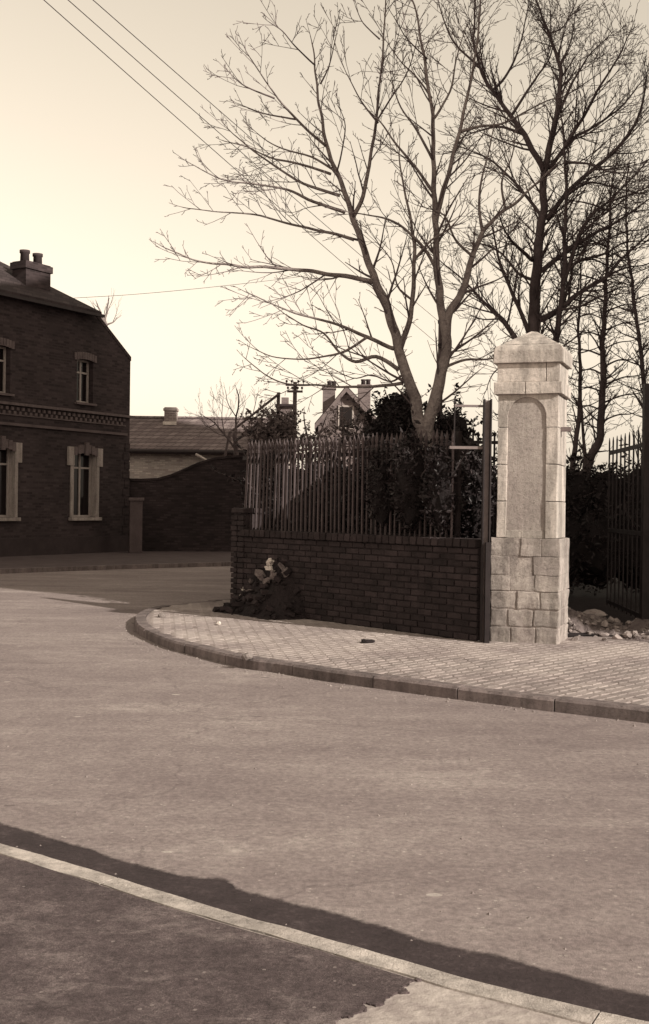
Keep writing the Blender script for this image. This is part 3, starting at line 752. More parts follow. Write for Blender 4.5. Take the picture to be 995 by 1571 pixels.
setp(MB().tube(line, 0.008, 5).build('thin_wire', M['wire']), 'thin single wire sloping above the roof of the low house', 'wire')

# ================================================================== brick boundary wall with broken corner
wall = thing('brick_wall', 'low dark brick wall below the railings with a broken hole at its left end', 'wall', WA + wdir * WL / 2)
def wp(t, h, d=0.0): return WA + wdir * t + wn * d + UP * (h - KH + 0.0)
WTH = 0.24; BWD, BHT = 0.225, 0.072
rotW = Matrix((( -wdir.x, -wn.x * -1, 0), (-wdir.y, -wn.y * -1, 0), (0, 0, 1)))
rotW = Matrix(((wdir.x, wn.x, 0), (wdir.y, wn.y, 0), (0, 0, 1)))
wh = 1.02
def pix_t(px):
    # distance along the wall where a column of pixels meets its foot line
    d = ray(px, 900); n = Vector((d.y, -d.x, 0)); return -(WA - CPOS).dot(n) / wdir.dot(n)
tL, tR = pix_t(376), pix_t(470)
hole = [(pix_t(x), h) for x, h in ((474, 0.0), (469, 0.30), (464, 0.62), (456, 0.80), (444, 0.90), (430, 0.98), (418, 1.0), (405, 0.93), (392, 0.80), (384, 0.62), (378, 0.45), (374, 0.0))]
def hole_h(t):
    for (t0, h0), (t1, h1) in zip(hole, hole[1:]):
        if t0 <= t <= t1: return lerp(h0, h1, (t - t0) / (t1 - t0))
    return 0
bme = [block_mesh('brick', (BWD - 0.010, 0.11, BHT - 0.011), M['brick'], 0.005, 0.003, s) for s in range(6)]
bhalf = [block_mesh('brick', (0.105, 0.11, BHT - 0.011), M['brick'], 0.005, 0.003, 20 + s) for s in range(3)]
rnd = random.Random(9); mort = MB(); nb = 0
rows = int(wh / BHT); spill = MB()
for r in range(rows):
    h = KH + BHT * (r + 0.5); t = 0.02 if r % 2 else -0.09
    run = None
    if r % 2 == 0: inst('brick', bhalf[rnd.randrange(3)], wall, wp(0.075, h, 0), rotW)
    while t < WL - 0.28:
        tc = t + BWD / 2
        gone = (h - KH) < hole_h(tc + rnd.uniform(-0.05, 0.05)) * 0.0 - 1
        if not gone and tc - BWD / 2 > 0.0:
            inst('brick', bme[rnd.randrange(6)], wall, wp(tc, h, rnd.uniform(-0.005, 0.006)), rotW @ Matrix.Rotation(rnd.gauss(0, 0.012), 3, 'Z') @ Matrix.Rotation(rnd.gauss(0, 0.008), 3, 'Y'), (1, 1, rnd.uniform(.95, 1.02))); nb += 1
            if run is None: run = t
        else:
            if run is not None:
                mort.box(wp((run + t) / 2, h, -0.105), (t - run, 0.285, BHT), (wdir, wn, UP)); run = None
        t += BWD
    if run is not None: mort.box(wp((run + t) / 2 + 0.0, h, -0.105), (t - run, 0.285, BHT), (wdir, wn, UP))
mort.build('mortar', M['brick_mortar'], wall)
print('bricks', nb)
# coping course of bricks on edge
t = 0.02
while t < WL - 0.28:
    inst('coping_brick', bhalf[rnd.randrange(3)], wall, wp(t + 0.055, KH + rows * BHT + 0.05, -0.04), rotW @ Matrix.Rotation(rnd.gauss(0, 0.02), 3, 'Z'), (0.95, 2.4, 1.55)); t += 0.113
# corner pier of the wall
pier = MB(); PT = WL - 0.13
for r in range(18):
    for q in (-1, 1):
        inst('brick', bhalf[rnd.randrange(3)], wall, wp(PT + q * 0.075, KH + BHT * (r + 0.5), 0.02 + rnd.uniform(-.004, .006)), rotW, (1.36 if (r % 2) == (q > 0) else 1.15, 1, 1))
MB().box(wp(PT, KH + 0.66, -0.12), (0.27, 0.3, 1.32), (wdir, wn, UP)).build('pier_core', M['brick_mortar'], wall)
MB().box(wp(PT - 0.02, KH + 1.36, -0.08), (0.29, 0.34, 0.07), (wdir, wn, UP)).build('pier_cap', M['brick_mortar'], wall, bevel=0.015, rough=0.015)
# return wall along the side street
rd = Vector((0.10, 1, 0)).normalized(); rnm = Vector((-rd.y, rd.x, 0))
M['ret_brick'] = coursed('return_wall_brick', 0.032, 0.036, 0.225, 0.072, math.atan2(rd.y, rd.x), 0.4, 0.012)
P0 = wp(WL - 0.02, KH, -0.3)
MB().box(P0 + rd * 5 + UP * 0.58, (10, 0.24, 1.2), (rd, rnm, UP)).build('return_wall', M['ret_brick'], wall)
# heap of earth, fallen brick and pale broken masonry against the left end of the wall
tM = pix_t(428)
DM = 0.50
def spill_h(t_):
    u = (t_ - pix_t(474)) / (pix_t(366) - pix_t(474))
    if u <= 0 or u >= 1: return 0.0
    return 0.86 * min(1, u / 0.32) ** 0.7 * min(1, (1 - u) / 0.55) ** 0.8
def spill_z(t_, d_):
    h = spill_h(t_); return max(0.0, h * (1 - (max(d_, 0) / DM) ** 0.8)) + (0.07 * noise.noise(Vector((t_ * 7, d_ * 7, 3))) + 0.03 * noise.noise(Vector((t_ * 19, d_ * 19, 3)))) * min(1, h * 3)
dk = thing('fallen_rubble', 'dark heap of earth and fallen brick against the left end of the wall', 'rubble heap', wp(tM, KH, 0.2))
mb = MB(); n1, n2 = 46, 22; vs = []
for a_ in range(n1 + 1):
    for b_ in range(n2 + 1):
        t_ = lerp(pix_t(478), pix_t(362), a_ / n1); d_ = lerp(DM + 0.06, 0.004, b_ / n2); vs.append(wp(t_, KH - 0.015 + spill_z(t_, d_), d_))
mb.add(vs, [(a_ * (n2 + 1) + b_, (a_ + 1) * (n2 + 1) + b_, (a_ + 1) * (n2 + 1) + b_ + 1, a_ * (n2 + 1) + b_ + 1) for a_ in range(n1) for b_ in range(n2)])
mb.build('earth', M['soil'], dk)
dch = [chunk_mesh('clod', M['soil'], 300 + q, 1, 0.35, 0.8) for q in range(5)]
for k in range(150):
    t_ = lerp(pix_t(476), pix_t(364), rnd.random()); d_ = rnd.uniform(0.02, DM)
    z_ = spill_z(t_, d_)
    if z_ < 0.02: continue
    rr = rotW @ Matrix.Rotation(rnd.uniform(0, 6), 3, 'Z') @ Matrix.Rotation(rnd.uniform(-.8, .8), 3, 'X')
    if k % 5 == 0: inst('brick', bme[k % 6], dk, wp(t_, KH + z_, d_), rr, (rnd.uniform(.35, .9), 0.9, 0.95))
    else:
        q = rnd.choice((.04, .06, .08, .11)); inst('clod', dch[k % 5], dk, wp(t_, KH + z_, d_), rr, (q, q * .9, q * .8))
bk = thing('broken_masonry', 'few pale broken lumps of masonry lying on the dark heap by the wall', 'rubble', wp(tM, KH, 0.3))
for s_, (x, y, sx, sz) in enumerate(((422, 863, 0.06, 0.13), (427, 873, 0.15, 0.06), (442, 871, 0.14, 0.035), (415, 883, 0.17, 0.10), (436, 884, 0.10, 0.14), (446, 878, 0.07, 0.12), (430, 892, 0.09, 0.07), (378, 903, 0.045, 0.075), (375, 914, 0.045, 0.055), (394, 893, 0.03, 0.09), (407, 906, 0.06, 0.03))):
    t_ = pix_t(x)
    for _ in range(4):                                        # find the heap surface along the sight line
        yy = (WA + wdir * t_).y; z_ = at(x, y, yy).z - KH; h_ = max(spill_h(t_), 0.05)
        d_ = DM * max(0.0, 1 - min(z_, h_) / h_) ** 1.25
    d_ += 0.03; P_ = wp(t_, 0, d_); zz_ = at(x, y, P_.y).z
    inst('lump', chunk_mesh('lump', M['pale_stone'] if s_ in (0, 1, 7, 8) else M['dirt'], 60 + s_, 2, 0.45, 1.0), bk, (P_.x, P_.y, zz_), rotW @ Matrix.Rotation(rnd.uniform(-.7, .7), 3, 'Y') @ Matrix.Rotation(rnd.uniform(-.5, .5), 3, 'Z'), (sx, 0.09, sz))

# ================================================================== iron railings on the wall
fence = thing('railings', 'spear topped railings along the low brick wall, sunlit at the left end', 'fence', wp(WL / 2, KH + 1.2))
def picket_mesh(h):
    mb = MB(); mb.box((0, 0, h / 2 - 0.07), (0.021, 0.021, h - 0.14))
    mb.lathe((0, 0, h - 0.16), [(0.024, 0), (0.026, 0.03), (0.012, 0.04), (0.024, 0.09), (0.003, 0.18)], 6)
    me = bpy.data.meshes.new('picket'); me.from_pydata(mb.v, [], mb.f); me.materials.append(M['picket']); return me
fh = at(440, 674, (WA + wdir * pix_t(440)).y).z - (KH + rows * BHT + 0.02)
pk = picket_mesh(fh); print('picket height', fh)
t = pix_t(684); rnd = random.Random(17); k = 0
while t < WL - 0.02:
    lean = -0.06 * max(0, (t - WL * 0.7) / (WL * 0.3)) + rnd.gauss(0, 0.004)
    inst('picket', pk, fence, wp(t, KH + rows * BHT + 0.02, -0.08 + rnd.uniform(-0.006, 0.006)), rotW @ Matrix.Rotation(lean, 3, 'Y') @ Matrix.Rotation(rnd.gauss(0, 0.004), 3, 'X'), (1, 1, 1 + rnd.uniform(-.012, .012))); t += 0.083; k += 1
zt = KH + rows * BHT + fh
for hh in (zt - 0.20, KH + rows * BHT + 0.10):
    MB().box(wp((WL + pix_t(688)) / 2, hh, -0.105), (WL - pix_t(688), 0.012, 0.045), (wdir, wn, UP)).build('rail', M['iron'], fence)
for t in (pix_t(686), pix_t(560), WL - 0.9):
    MB().box(wp(t, KH + rows * BHT + fh / 2 + 0.02, -0.15), (0.05, 0.05, fh), (wdir, wn, UP)).build('post', M['iron'], fence)

# ================================================================== gate post with bracket arms
gpost = thing('gate_post', 'dark steel gate post with pale web just left of the stone pillar', 'gate post', gp(743, 986, KH))
b0 = gp(743, 986, KH); zt = at(746, 612, b0.y).z; vr = (at(760, 786, b0.y) - at(740, 786, b0.y)).normalized(); vr.z = 0
vd = Vector((-vr.y, vr.x, 0))
def col_box(dx, dy, sx, sy, z0, z1, name, m):
    return MB().box(b0 + vr * dx + vd * dy + UP * ((z0 + z1) / 2 - KH), (sx, sy, z1 - z0), (vr, vd, UP)).build(name, m, gpost, bevel=0.003)
col_box(-0.034, 0.05, 0.016, 0.10, KH - 0.15, zt, 'flange', M['iron'])
col_box(0.038, 0.05, 0.016, 0.10, KH - 0.15, zt, 'flange', M['iron'])
col_box(0.002, 0.052, 0.052, 0.014, KH - 0.15, zt - 0.01, 'web', M['steel_pale'])
zc = at(742, 832, b0.y).z
col_box(0.022, 0.0, 0.055, 0.06, KH - 0.15, zc, 'sleeve', M['iron'])
z1, z2 = at(715, 622, b0.y).z, at(712, 687, b0.y + 0.1).z
def arm(px0, px1, z, th, name, m, Y):
    a_, b_ = at(px0, 640, Y), at(px1, 640, Y); a_.z = b_.z = z
    d_ = (b_ - a_); L_ = d_.length; d_.normalize()
    MB().box((a_ + b_) / 2, (L_, 0.03, th), (d_, Vector((-d_.y, d_.x, 0)), UP)).build(name, m, gpost)
arm(697, 741.5, z1, 0.024, 'arm', M['steel_pale'], b0.y + 0.06)
arm(690, 741.5, z2, 0.030, 'arm', M['steel_pale'], b0.y + 0.06)
u0 = at(697, 640, b0.y + 0.07)
MB().lathe((u0.x, u0.y, z2), [(0.009, 0), (0.009, z1 - z2 + 0.02), (0.016, z1 - z2 + 0.03), (0.007, z1 - z2 + 0.06), (0.002, z1 - z2 + 0.1)], 6).build('upright', M['iron'], gpost)

# ================================================================== stone gate pillar
RA = R(-20)
ex, ey = Vector((math.cos(RA), math.sin(RA), 0)), Vector((-math.sin(RA), math.cos(RA), 0))   # right, back
pl = thing('stone_gate_pillar', 'tall pale stone gate pillar with arched panel and pyramid cap', 'pillar', PIL)
PS = F / PIL.y
def pz(y): return at(806, y, PIL.y).z
hw = 0.5 * (104 / PS) / math.cos(R(10))                     # half width of the plinth
C = PIL + ey * hw
AX = (ex, ey, UP)
def pb(x, y, z0, z1, sx, sy, name, m, bevel=0.008, rough=0.0, parent=None):
    return MB().box(C + ex * x + ey * y + UP * ((z0 + z1) / 2 - KH), (sx, sy, z1 - z0), AX).build(name, m, parent or pl, bevel=bevel, rough=rough)
z_pl = pz(826)
MB().box(C + UP * ((z_pl - 0.02 + KH) / 2 - KH - 0.02), (2 * hw - 0.022, 2 * hw - 0.022, z_pl - KH - 0.02 + 0.04), AX).build('plinth_core', M['mortar'], pl)
MB().box(C + UP * ((z_pl - 0.02 + pz(904)) / 2 - KH), (2 * hw - 0.008, 2 * hw - 0.008, z_pl - 0.02 - pz(904)), AX).build('plinth_mortar', M['plinth'], pl)
rowy = [990, 962, 935, 907, 882, 854, 826]
rnd = random.Random(31)
splits = [(-0.36, -0.08, 0.15), (-0.45, 0.10), (-0.30, 0.22), (-0.5, 0.05), (-0.42, 0.18), (-0.25, 0.3)]
splits = [(0.33, 0.68), (0.27, 0.62), (0.40, 0.74), (0.30, 0.66), (0.26, 0.60), (0.42, 0.75)]
for r, (y0, y1) in enumerate(zip(rowy, rowy[1:])):
    za, zb = pz(y0) - (0.04 if r == 0 else 0), pz(y1)
    cuts = [0] + [c + rnd.uniform(-.02, .02) for c in splits[r]] + [1]
    for a_, b_ in zip(cuts, cuts[1:]):
        x0, x1 = -hw + 2 * hw * a_, -hw + 2 * hw * b_
        jx = 0.004 if r < 3 else 0.0025
        for yy0, yy1 in ((-hw, -0.02), (0.02, hw)):
            o_ = rnd.uniform(-0.006, 0.006)
            pb((x0 + x1) / 2, (yy0 + yy1) / 2 + o_, za + jx, zb - jx, x1 - x0 - 2 * jx, yy1 - yy0, 'plinth_stone', M['plinth'], 0.014 if r < 3 else 0.006, 0.015 if r < 3 else 0.011)
# shaft: jambs proud of a recessed arched panel
z_sh = pz(604); sw = hw * 0.875
courses = [z_pl, pz(769), pz(712), pz(655), z_sh]
rec = 0.016
pb(0, 0, z_pl - 0.005, z_sh - 0.003, 2 * sw - 0.20, 2 * sw - 2 * rec, 'panel', M['panel'], 0.0)
jl, jr = 0.105, 0.125
for k in range(3):
    za, zb = courses[k] + 0.002, courses[k + 1] - 0.002
    for sgn, jw in ((-1, jl), (1, jr)):
        dx = rnd.uniform(-0.002, 0.002)
        pb(sgn * (sw - jw / 2) + dx, 0, za + 0.0015, zb - 0.0015, jw, 2 * sw + rnd.uniform(-.004, .004), 'jamb_stone', M['pillar'], 0.007, 0.004)
# sill stones at the panel foot
zs = courses[0]
for x0, x1 in ((-sw + jl + 0.003, -0.06), (-0.055, sw - jr - 0.003)):
    pb((x0 + x1) / 2, 0, zs + 0.003, zs + 0.085, x1 - x0, 2 * sw - 2 * rec + 0.012, 'sill_stone', M['pillar'], 0.003)
# top course: left and right halves cut to the arch
zc0, zc1 = courses[3] + 0.003, z_sh - 0.002
pcx = (-sw + jl + sw - jr) / 2; prr = (2 * sw - jl - jr) / 2; zspring = z_sh - 0.03 - prr
for sgn in (-1, 1):
    prf = [(sgn * sw, zc0), (sgn * sw, zc1), (pcx, zc1)]
    N = 14
    for k in range(N + 1):
        a_ = math.pi / 2 * (1 - k / N); prf.append((pcx + sgn * prr * math.cos(a_), max(zc0, zspring + prr * math.sin(a_)))) if zspring + prr * math.sin(a_) > zc0 - 1e-4 else None
    prf.append((pcx + sgn * prr * 1.0 if zspring > zc0 else prf[-1][0], zc0))
    # drop duplicate corner
    q = []
    for p_ in prf:
        if not q or (abs(p_[0] - q[-1][0]) + abs(p_[1] - q[-1][1])) > 1e-4: q.append(p_)
    MB().prism([C + ex * x + ey * -sw + UP * (z - KH) for x, z in q], ey * (2 * sw)).build('arch_stone', M['pillar'], pl)
# cap
ch = hw * 1.0
zl = pz(585); zf = pz(556); zu = pz(527); zt = pz(504)
o1 = sw + 0.040
for x0, x1 in ((-o1, -0.03), (-0.026, o1)): pb((x0 + x1) / 2, 0, z_sh + 0.0, zl - 0.003, x1 - x0 - 0.002, 2 * o1, 'necking_stone', M['pillar'], 0.007, 0.005)
o2 = sw + 0.012
for x0, x1 in ((-o2, 0.19), (0.194, o2)): pb((x0 + x1) / 2, 0, zl + 0.0, zf - 0.001, x1 - x0 - 0.002, 2 * o2, 'frieze_stone', M['pillar'], 0.006, 0.004)
o3 = sw + 0.048
mb = MB(); zb_ = zf; zm = zu - 0.07
lv = [(o3, zb_), (o3, zm), (o3 - 0.02, zu - 0.02), (o3 - 0.055, zu)]
vs = [C + ex * (sx * a_) + ey * (sy * a_) + UP * (z - KH) for a_, z in lv for sx, sy in ((-1, -1), (1, -1), (1, 1), (-1, 1))]
fs = [(3, 2, 1, 0)] + [(k * 4 + j, k * 4 + (j + 1) % 4, k * 4 + 4 + (j + 1) % 4, k * 4 + 4 + j) for k in range(3) for j in range(4)] + [(12, 13, 14, 15)]
mb.add(vs, fs).build('cap_slab', M['pillar'], pl, bevel=0.008, rough=0.006)
mb = MB(); o4 = o3 - 0.06
vs = [C + ex * (sx * o4) + ey * (sy * o4) + UP * (zu + 0.003 - KH) for sx, sy in ((-1, -1), (1, -1), (1, 1), (-1, 1))] + [C + ex * (sx * 0.03) + ey * (sy * 0.03) + UP * (zt + 0.02 - KH) for sx, sy in ((-1, -1), (1, -1), (1, 1), (-1, 1))]
mb.add(vs, [(3, 2, 1, 0), (0, 1, 5, 4), (1, 2, 6, 5), (2, 3, 7, 6), (3, 0, 4, 7), (4, 5, 6, 7)]).build('pyramid_cap', M['pillar'], pl, bevel=0.008, rough=0.008)
# hinge stub on the right side
pb(sw + 0.05, -0.1, pz(660), pz(653), 0.12, 0.05, 'hinge_pin', M['steel_pale'], 0.004)

# ================================================================== rubble heap to the right of the pillar
RB = gp(900, 975, KH)
rub = thing('rubble_heap', 'pale heap of broken stone and dirt at the right foot of the pillar', 'rubble heap', RB)
heap = [(gp(878, 966, KH), 0.26, 0.36), (gp(896, 964, KH), 0.22, 0.40), (gp(918, 962, KH), 0.16, 0.42), (gp(946, 970, KH), 0.10, 0.5), (gp(986, 968, KH), 0.20, 0.32), (gp(1025, 980, KH), 0.14, 0.5)]
def heap_h(x, y):
    return max(h * math.exp(-((x - p.x) ** 2 + (y - p.y) ** 2) / (r * r) * 1.6) for p, h, r in heap) * min(1, max(0, (x - RB.x + 0.42) / 0.3)) + 0.045 * noise.noise(Vector((x * 7, y * 7, 0))) + 0.02 * noise.noise(Vector((x * 23, y * 23, 0)))
mb = MB(); nx, ny = 40, 22; x0, x1, y0, y1 = RB.x - 0.45, RB.x + 1.5, RB.y - 0.6, RB.y + 0.9
vs = [Vector((lerp(x0, x1, a_ / nx), lerp(y0, y1, b_ / ny), KH - 0.03 + heap_h(lerp(x0, x1, a_ / nx), lerp(y0, y1, b_ / ny)))) for a_ in range(nx + 1) for b_ in range(ny + 1)]
mb.add(vs, [(a_ * (ny + 1) + b_, (a_ + 1) * (ny + 1) + b_, (a_ + 1) * (ny + 1) + b_ + 1, a_ * (ny + 1) + b_ + 1) for a_ in range(nx) for b_ in range(ny)])
mb.build('dirt', M['dirt'], rub)
cmesh = [chunk_mesh('stone', M['rubble'], 100 + s, 1, 0.3, 0.75) for s in range(8)]
rnd = random.Random(41)
for k in range(230):
    x, y = rnd.uniform(x0 + .1, x1 - .05), rnd.uniform(y0 + .12, y1 - .1); h = heap_h(x, y)
    if h < 0.02 and rnd.random() < 0.75: continue
    s = rnd.choice((0.03, 0.035, 0.04, 0.05, 0.06, 0.08, 0.11))
    inst('stone', cmesh[k % 8], rub, (x, y, KH + h - 0.03 + s * 0.2), Matrix.Rotation(rnd.uniform(0, 6), 3, 'Z') @ Matrix.Rotation(rnd.uniform(-.6, .6), 3, 'X'), (s, s * rnd.uniform(.7, 1.1), s * rnd.uniform(.6, 1.1)))
big = gp(911, 958, KH)
inst('stone', chunk_mesh('slab_stone', M['rubble'], 140, 2, 0.15, 0.6), rub, (big.x, big.y, KH + 0.12), Matrix.Rotation(0.3, 3, 'Z'), (0.30, 0.2, 0.22))
# loose stones on the pavement
for (x, y, s, lab) in ((248, 947, 0.09, 'loose stone on the pavement near the rounded kerb nose'), (335, 958, 0.06, 'small pale stone lying where the wall shadow meets the pavement'), (379, 1011, 0.09, 'pale stone resting on the edge of the curved kerb')):
    p = gp(x, y, KH)
    me = chunk_mesh('loose_stone', M['pale_stone'] if s < .08 else M['rubble'], int(x), 2, 0.2, 0.8)
    o = bpy.data.objects.new('loose_stone', me); col.objects.link(o); o.location = (p.x, p.y, KH + s * 0.25); o.scale = (s, s, s); setp(o, lab, 'stone', 'loose stones on the pavement')
p = gp(563, 986, KH)
o = bpy.data.objects.new('dirt_clod', chunk_mesh('dirt_clod', M['soil'], 5, 2, 0.3, 0.5)); col.objects.link(o); o.location = (p.x, p.y, KH + 0.015); o.scale = (0.13, 0.10, 0.09); setp(o, 'dark clod of earth lying on the sunlit pavement below the wall', 'clod')

# ================================================================== iron gate leaf at the right edge and garden railing behind
gl_ = thing('iron_gate', 'dark open iron gate leaf with vertical bars at the right edge of the picture', 'gate', gp(985, 960, KH))
GA_, GB_ = at(933, 800, 16.5), at(1035, 800, 12.6); GA_.z = GB_.z = KH
gdv = (GB_ - GA_); GLn = gdv.length; gdv.normalize(); gtop = at(933, 672, 16.5).z
nbar = 15
for k in range(nbar):
    p = GA_ + gdv * (GLn * k / (nbar - 1))
    MB().tube([p + UP * 0.06, p + UP * (gtop - KH - 0.06), p + UP * (gtop - KH)], [0.012, 0.012, 0.004], 6).build('bar', M['iron'], gl_)
for hh in (gtop - 0.22, 1.25, 0.22):
    p = (GA_ + GB_) / 2; p = Vector((p.x, p.y, hh))
    MB().box(p, (GLn, 0.02, 0.055), (gdv, Vector((-gdv.y, gdv.x, 0)), UP)).build('rail', M['iron'], gl_)
q = at(992, 800, 13.6); 
MB().box((q.x, q.y, 1.55), (0.12, 0.12, 3.0)).build('stile', M['iron'], gl_, bevel=0.01)
rl = thing('garden_railing', 'short dark spear topped railing seen behind the gate post', 'fence', at(727, 900, 17.5) * 1.0)
for px in (704, 712, 718, 725, 733, 741, 751, 758, 765, 773):
    zt_ = at(px, 656 if px in (712, 725) else 662, 17.5).z; q = at(px, 700, 17.5)
    MB().tube([Vector((q.x, q.y, KH)), Vector((q.x, q.y, zt_ - 0.08)), Vector((q.x, q.y, zt_ - 0.05)), Vector((q.x, q.y, zt_))], [0.016, 0.016, 0.03, 0.003], 6).build('bar', M['iron'], rl)
a_, b_ = at(696, 678, 17.5), at(776, 678, 17.5); b_.z = a_.z
MB().box((a_ + b_) / 2, ((b_ - a_).length, 0.03, 0.05)).build('rail', M['iron'], rl)

# ================================================================== foliage
def leaves(mb, pts, rnd, size):
    for p in pts:
        d = Vector((rnd.gauss(0, 1), rnd.gauss(0, 1), rnd.gauss(0.3, 0.8))).normalized()
        u = d.cross(Vector((rnd.gauss(0, 1), rnd.gauss(0, 1), rnd.gauss(0, 1)))).normalized()
        L = size * rnd.choice((.5, .75, .9, 1.0, 1.2, 1.5)) * rnd.uniform(.8, 1.2); w2 = L * 0.22; v = d.cross(u)
        mb.add([p, p + d * (L * .5) + u * w2 + v * (L * .05), p + d * L - v * (L * .08), p + d * (L * .5) - u * w2 + v * (L * .05)], [(0, 1, 2), (0, 2, 3)])
def shrub(name, label, cat, lobes, n, size, leaf, seed, base, core=True, group=None, spray=90):
    """lobes: (centre, rx, ry, rz)"""
    rnd = random.Random(seed); t = thing(name, label, cat, base, group or {'evergreen_shrub': 'dark evergreen shrubs by the forked tree', 'hedge': 'dark garden hedges', 'pale_shrub': 'pale shrubs behind the railings'}.get(name))
    mb = MB(); pts = []
    for _ in range(n):
        c, rx, ry, rz = rnd.choices(lobes, [l[1] * l[3] for l in lobes])[0]
        d = Vector((rnd.gauss(0, 1), rnd.gauss(0, 1), rnd.gauss(0, 1))).normalized() * (rnd.uniform(0.55, 1.0) ** 0.5)
        q = c + Vector((d.x * rx, d.y * ry, d.z * rz))
        f = noise.noise(q * 1.7 + Vector((seed, 0, 0))); f2 = noise.noise(q * 5.0)
        if f2 < -0.22: continue
        q = c + (q - c) * (1 + 0.42 * f + 0.22 * f2)
        if q.z < KH + 0.02: continue
        pts.append(q)
    sb = MB()
    for _ in range(spray):
        c, rx, ry, rz = rnd.choices(lobes, [l[1] * l[3] for l in lobes])[0]
        d = Vector((rnd.gauss(0, 1), rnd.gauss(0, .8), abs(rnd.gauss(0.6, .8)))).normalized()
        q = c + Vector((d.x * rx, d.y * ry, d.z * rz)) * 0.85; dd = (d + Vector((rnd.gauss(0, .35), rnd.gauss(0, .35), 0.5))).normalized()
        L = rnd.uniform(.22, .62); ln = [q]
        for k in range(5):
            dd = (dd + Vector((rnd.gauss(0, .14), rnd.gauss(0, .14), rnd.gauss(0.02, .1)))).normalized(); ln.append(ln[-1] + dd * (L / 5))
        sb.tube(ln, [0.006, 0.005, 0.005, 0.004, 0.004, 0.003], 3, False)
        for k in range(int(L * 60)):
            f = rnd.uniform(.1, 1) * 5; i = min(int(f), 4); pts.append(ln[i].lerp(ln[i + 1], f - i))
    leaves(mb, pts, rnd, size); mb.build('foliage', leaf, t, kind='stuff')
    sb.build('sprays', M['bark2'], t, kind='stuff')
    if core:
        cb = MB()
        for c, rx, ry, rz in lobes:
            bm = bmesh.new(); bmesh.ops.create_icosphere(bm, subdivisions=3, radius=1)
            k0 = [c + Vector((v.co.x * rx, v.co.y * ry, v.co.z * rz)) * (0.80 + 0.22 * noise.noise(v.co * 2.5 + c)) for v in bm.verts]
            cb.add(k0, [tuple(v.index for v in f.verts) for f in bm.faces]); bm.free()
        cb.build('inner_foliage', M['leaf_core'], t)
    for c, rx, ry, rz in lobes[:3]:
        b_ = Vector((c.x, c.y, KH)); MB().tube([b_, b_.lerp(c, 0.6) + Vector((0.04, 0, 0)), c], [0.05, 0.035, 0.015], 6).build('stem', M['bark2'], t)
    return t
def lobe(px, py, Y, rpx, rpy, ry):
    c = at(px, py, Y); k = Y / F; return (c, rpx * k, ry, rpy * k)
def vbase(px, Y): p = at(px, 800, Y); return (p.x, p.y, KH)
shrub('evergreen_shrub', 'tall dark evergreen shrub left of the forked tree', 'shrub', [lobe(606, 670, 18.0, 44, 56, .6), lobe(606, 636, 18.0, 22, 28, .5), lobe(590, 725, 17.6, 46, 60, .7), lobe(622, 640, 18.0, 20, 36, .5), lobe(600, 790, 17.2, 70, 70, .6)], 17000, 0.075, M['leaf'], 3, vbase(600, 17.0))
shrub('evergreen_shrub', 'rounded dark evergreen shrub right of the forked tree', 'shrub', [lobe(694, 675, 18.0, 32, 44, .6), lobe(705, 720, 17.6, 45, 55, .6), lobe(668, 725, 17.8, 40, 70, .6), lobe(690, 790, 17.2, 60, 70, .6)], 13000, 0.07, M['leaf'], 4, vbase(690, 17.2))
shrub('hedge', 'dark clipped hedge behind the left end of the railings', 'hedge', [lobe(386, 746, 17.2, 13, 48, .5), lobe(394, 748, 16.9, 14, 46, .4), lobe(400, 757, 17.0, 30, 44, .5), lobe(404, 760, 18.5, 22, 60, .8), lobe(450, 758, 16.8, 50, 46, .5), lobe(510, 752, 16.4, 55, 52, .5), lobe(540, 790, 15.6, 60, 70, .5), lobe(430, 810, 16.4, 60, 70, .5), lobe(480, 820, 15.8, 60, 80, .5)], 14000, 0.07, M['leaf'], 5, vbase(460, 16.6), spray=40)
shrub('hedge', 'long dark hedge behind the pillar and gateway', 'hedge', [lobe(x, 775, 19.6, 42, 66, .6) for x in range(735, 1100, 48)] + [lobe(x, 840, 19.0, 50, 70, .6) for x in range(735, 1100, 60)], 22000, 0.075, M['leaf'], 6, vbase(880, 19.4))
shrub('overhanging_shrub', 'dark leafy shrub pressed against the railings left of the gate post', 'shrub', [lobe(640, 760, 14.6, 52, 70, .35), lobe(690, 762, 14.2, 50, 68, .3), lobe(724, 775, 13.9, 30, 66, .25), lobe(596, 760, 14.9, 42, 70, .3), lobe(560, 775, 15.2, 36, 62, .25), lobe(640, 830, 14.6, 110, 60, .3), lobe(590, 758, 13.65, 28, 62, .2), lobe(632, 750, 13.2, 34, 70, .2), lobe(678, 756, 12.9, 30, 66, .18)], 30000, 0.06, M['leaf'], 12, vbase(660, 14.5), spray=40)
shrub('pale_shrub', 'pale dry leaved shrub above the railings at the left', 'shrub', [lobe(412, 672, 22, 20, 20, .4), lobe(425, 690, 22, 26, 30, .4)], 1400, 0.09, M['leaf_pale'], 7, vbase(415, 22), core=False)
shrub('pale_shrub', 'pale twiggy shrub in front of the distant gabled house', 'shrub', [lobe(515, 682, 24, 45, 24, .6), lobe(478, 688, 24, 40, 20, .6), lobe(545, 672, 24, 18, 26, .5)], 1800, 0.08, M['leaf_pale'], 8, vbase(515, 24), core=False, spray=25)

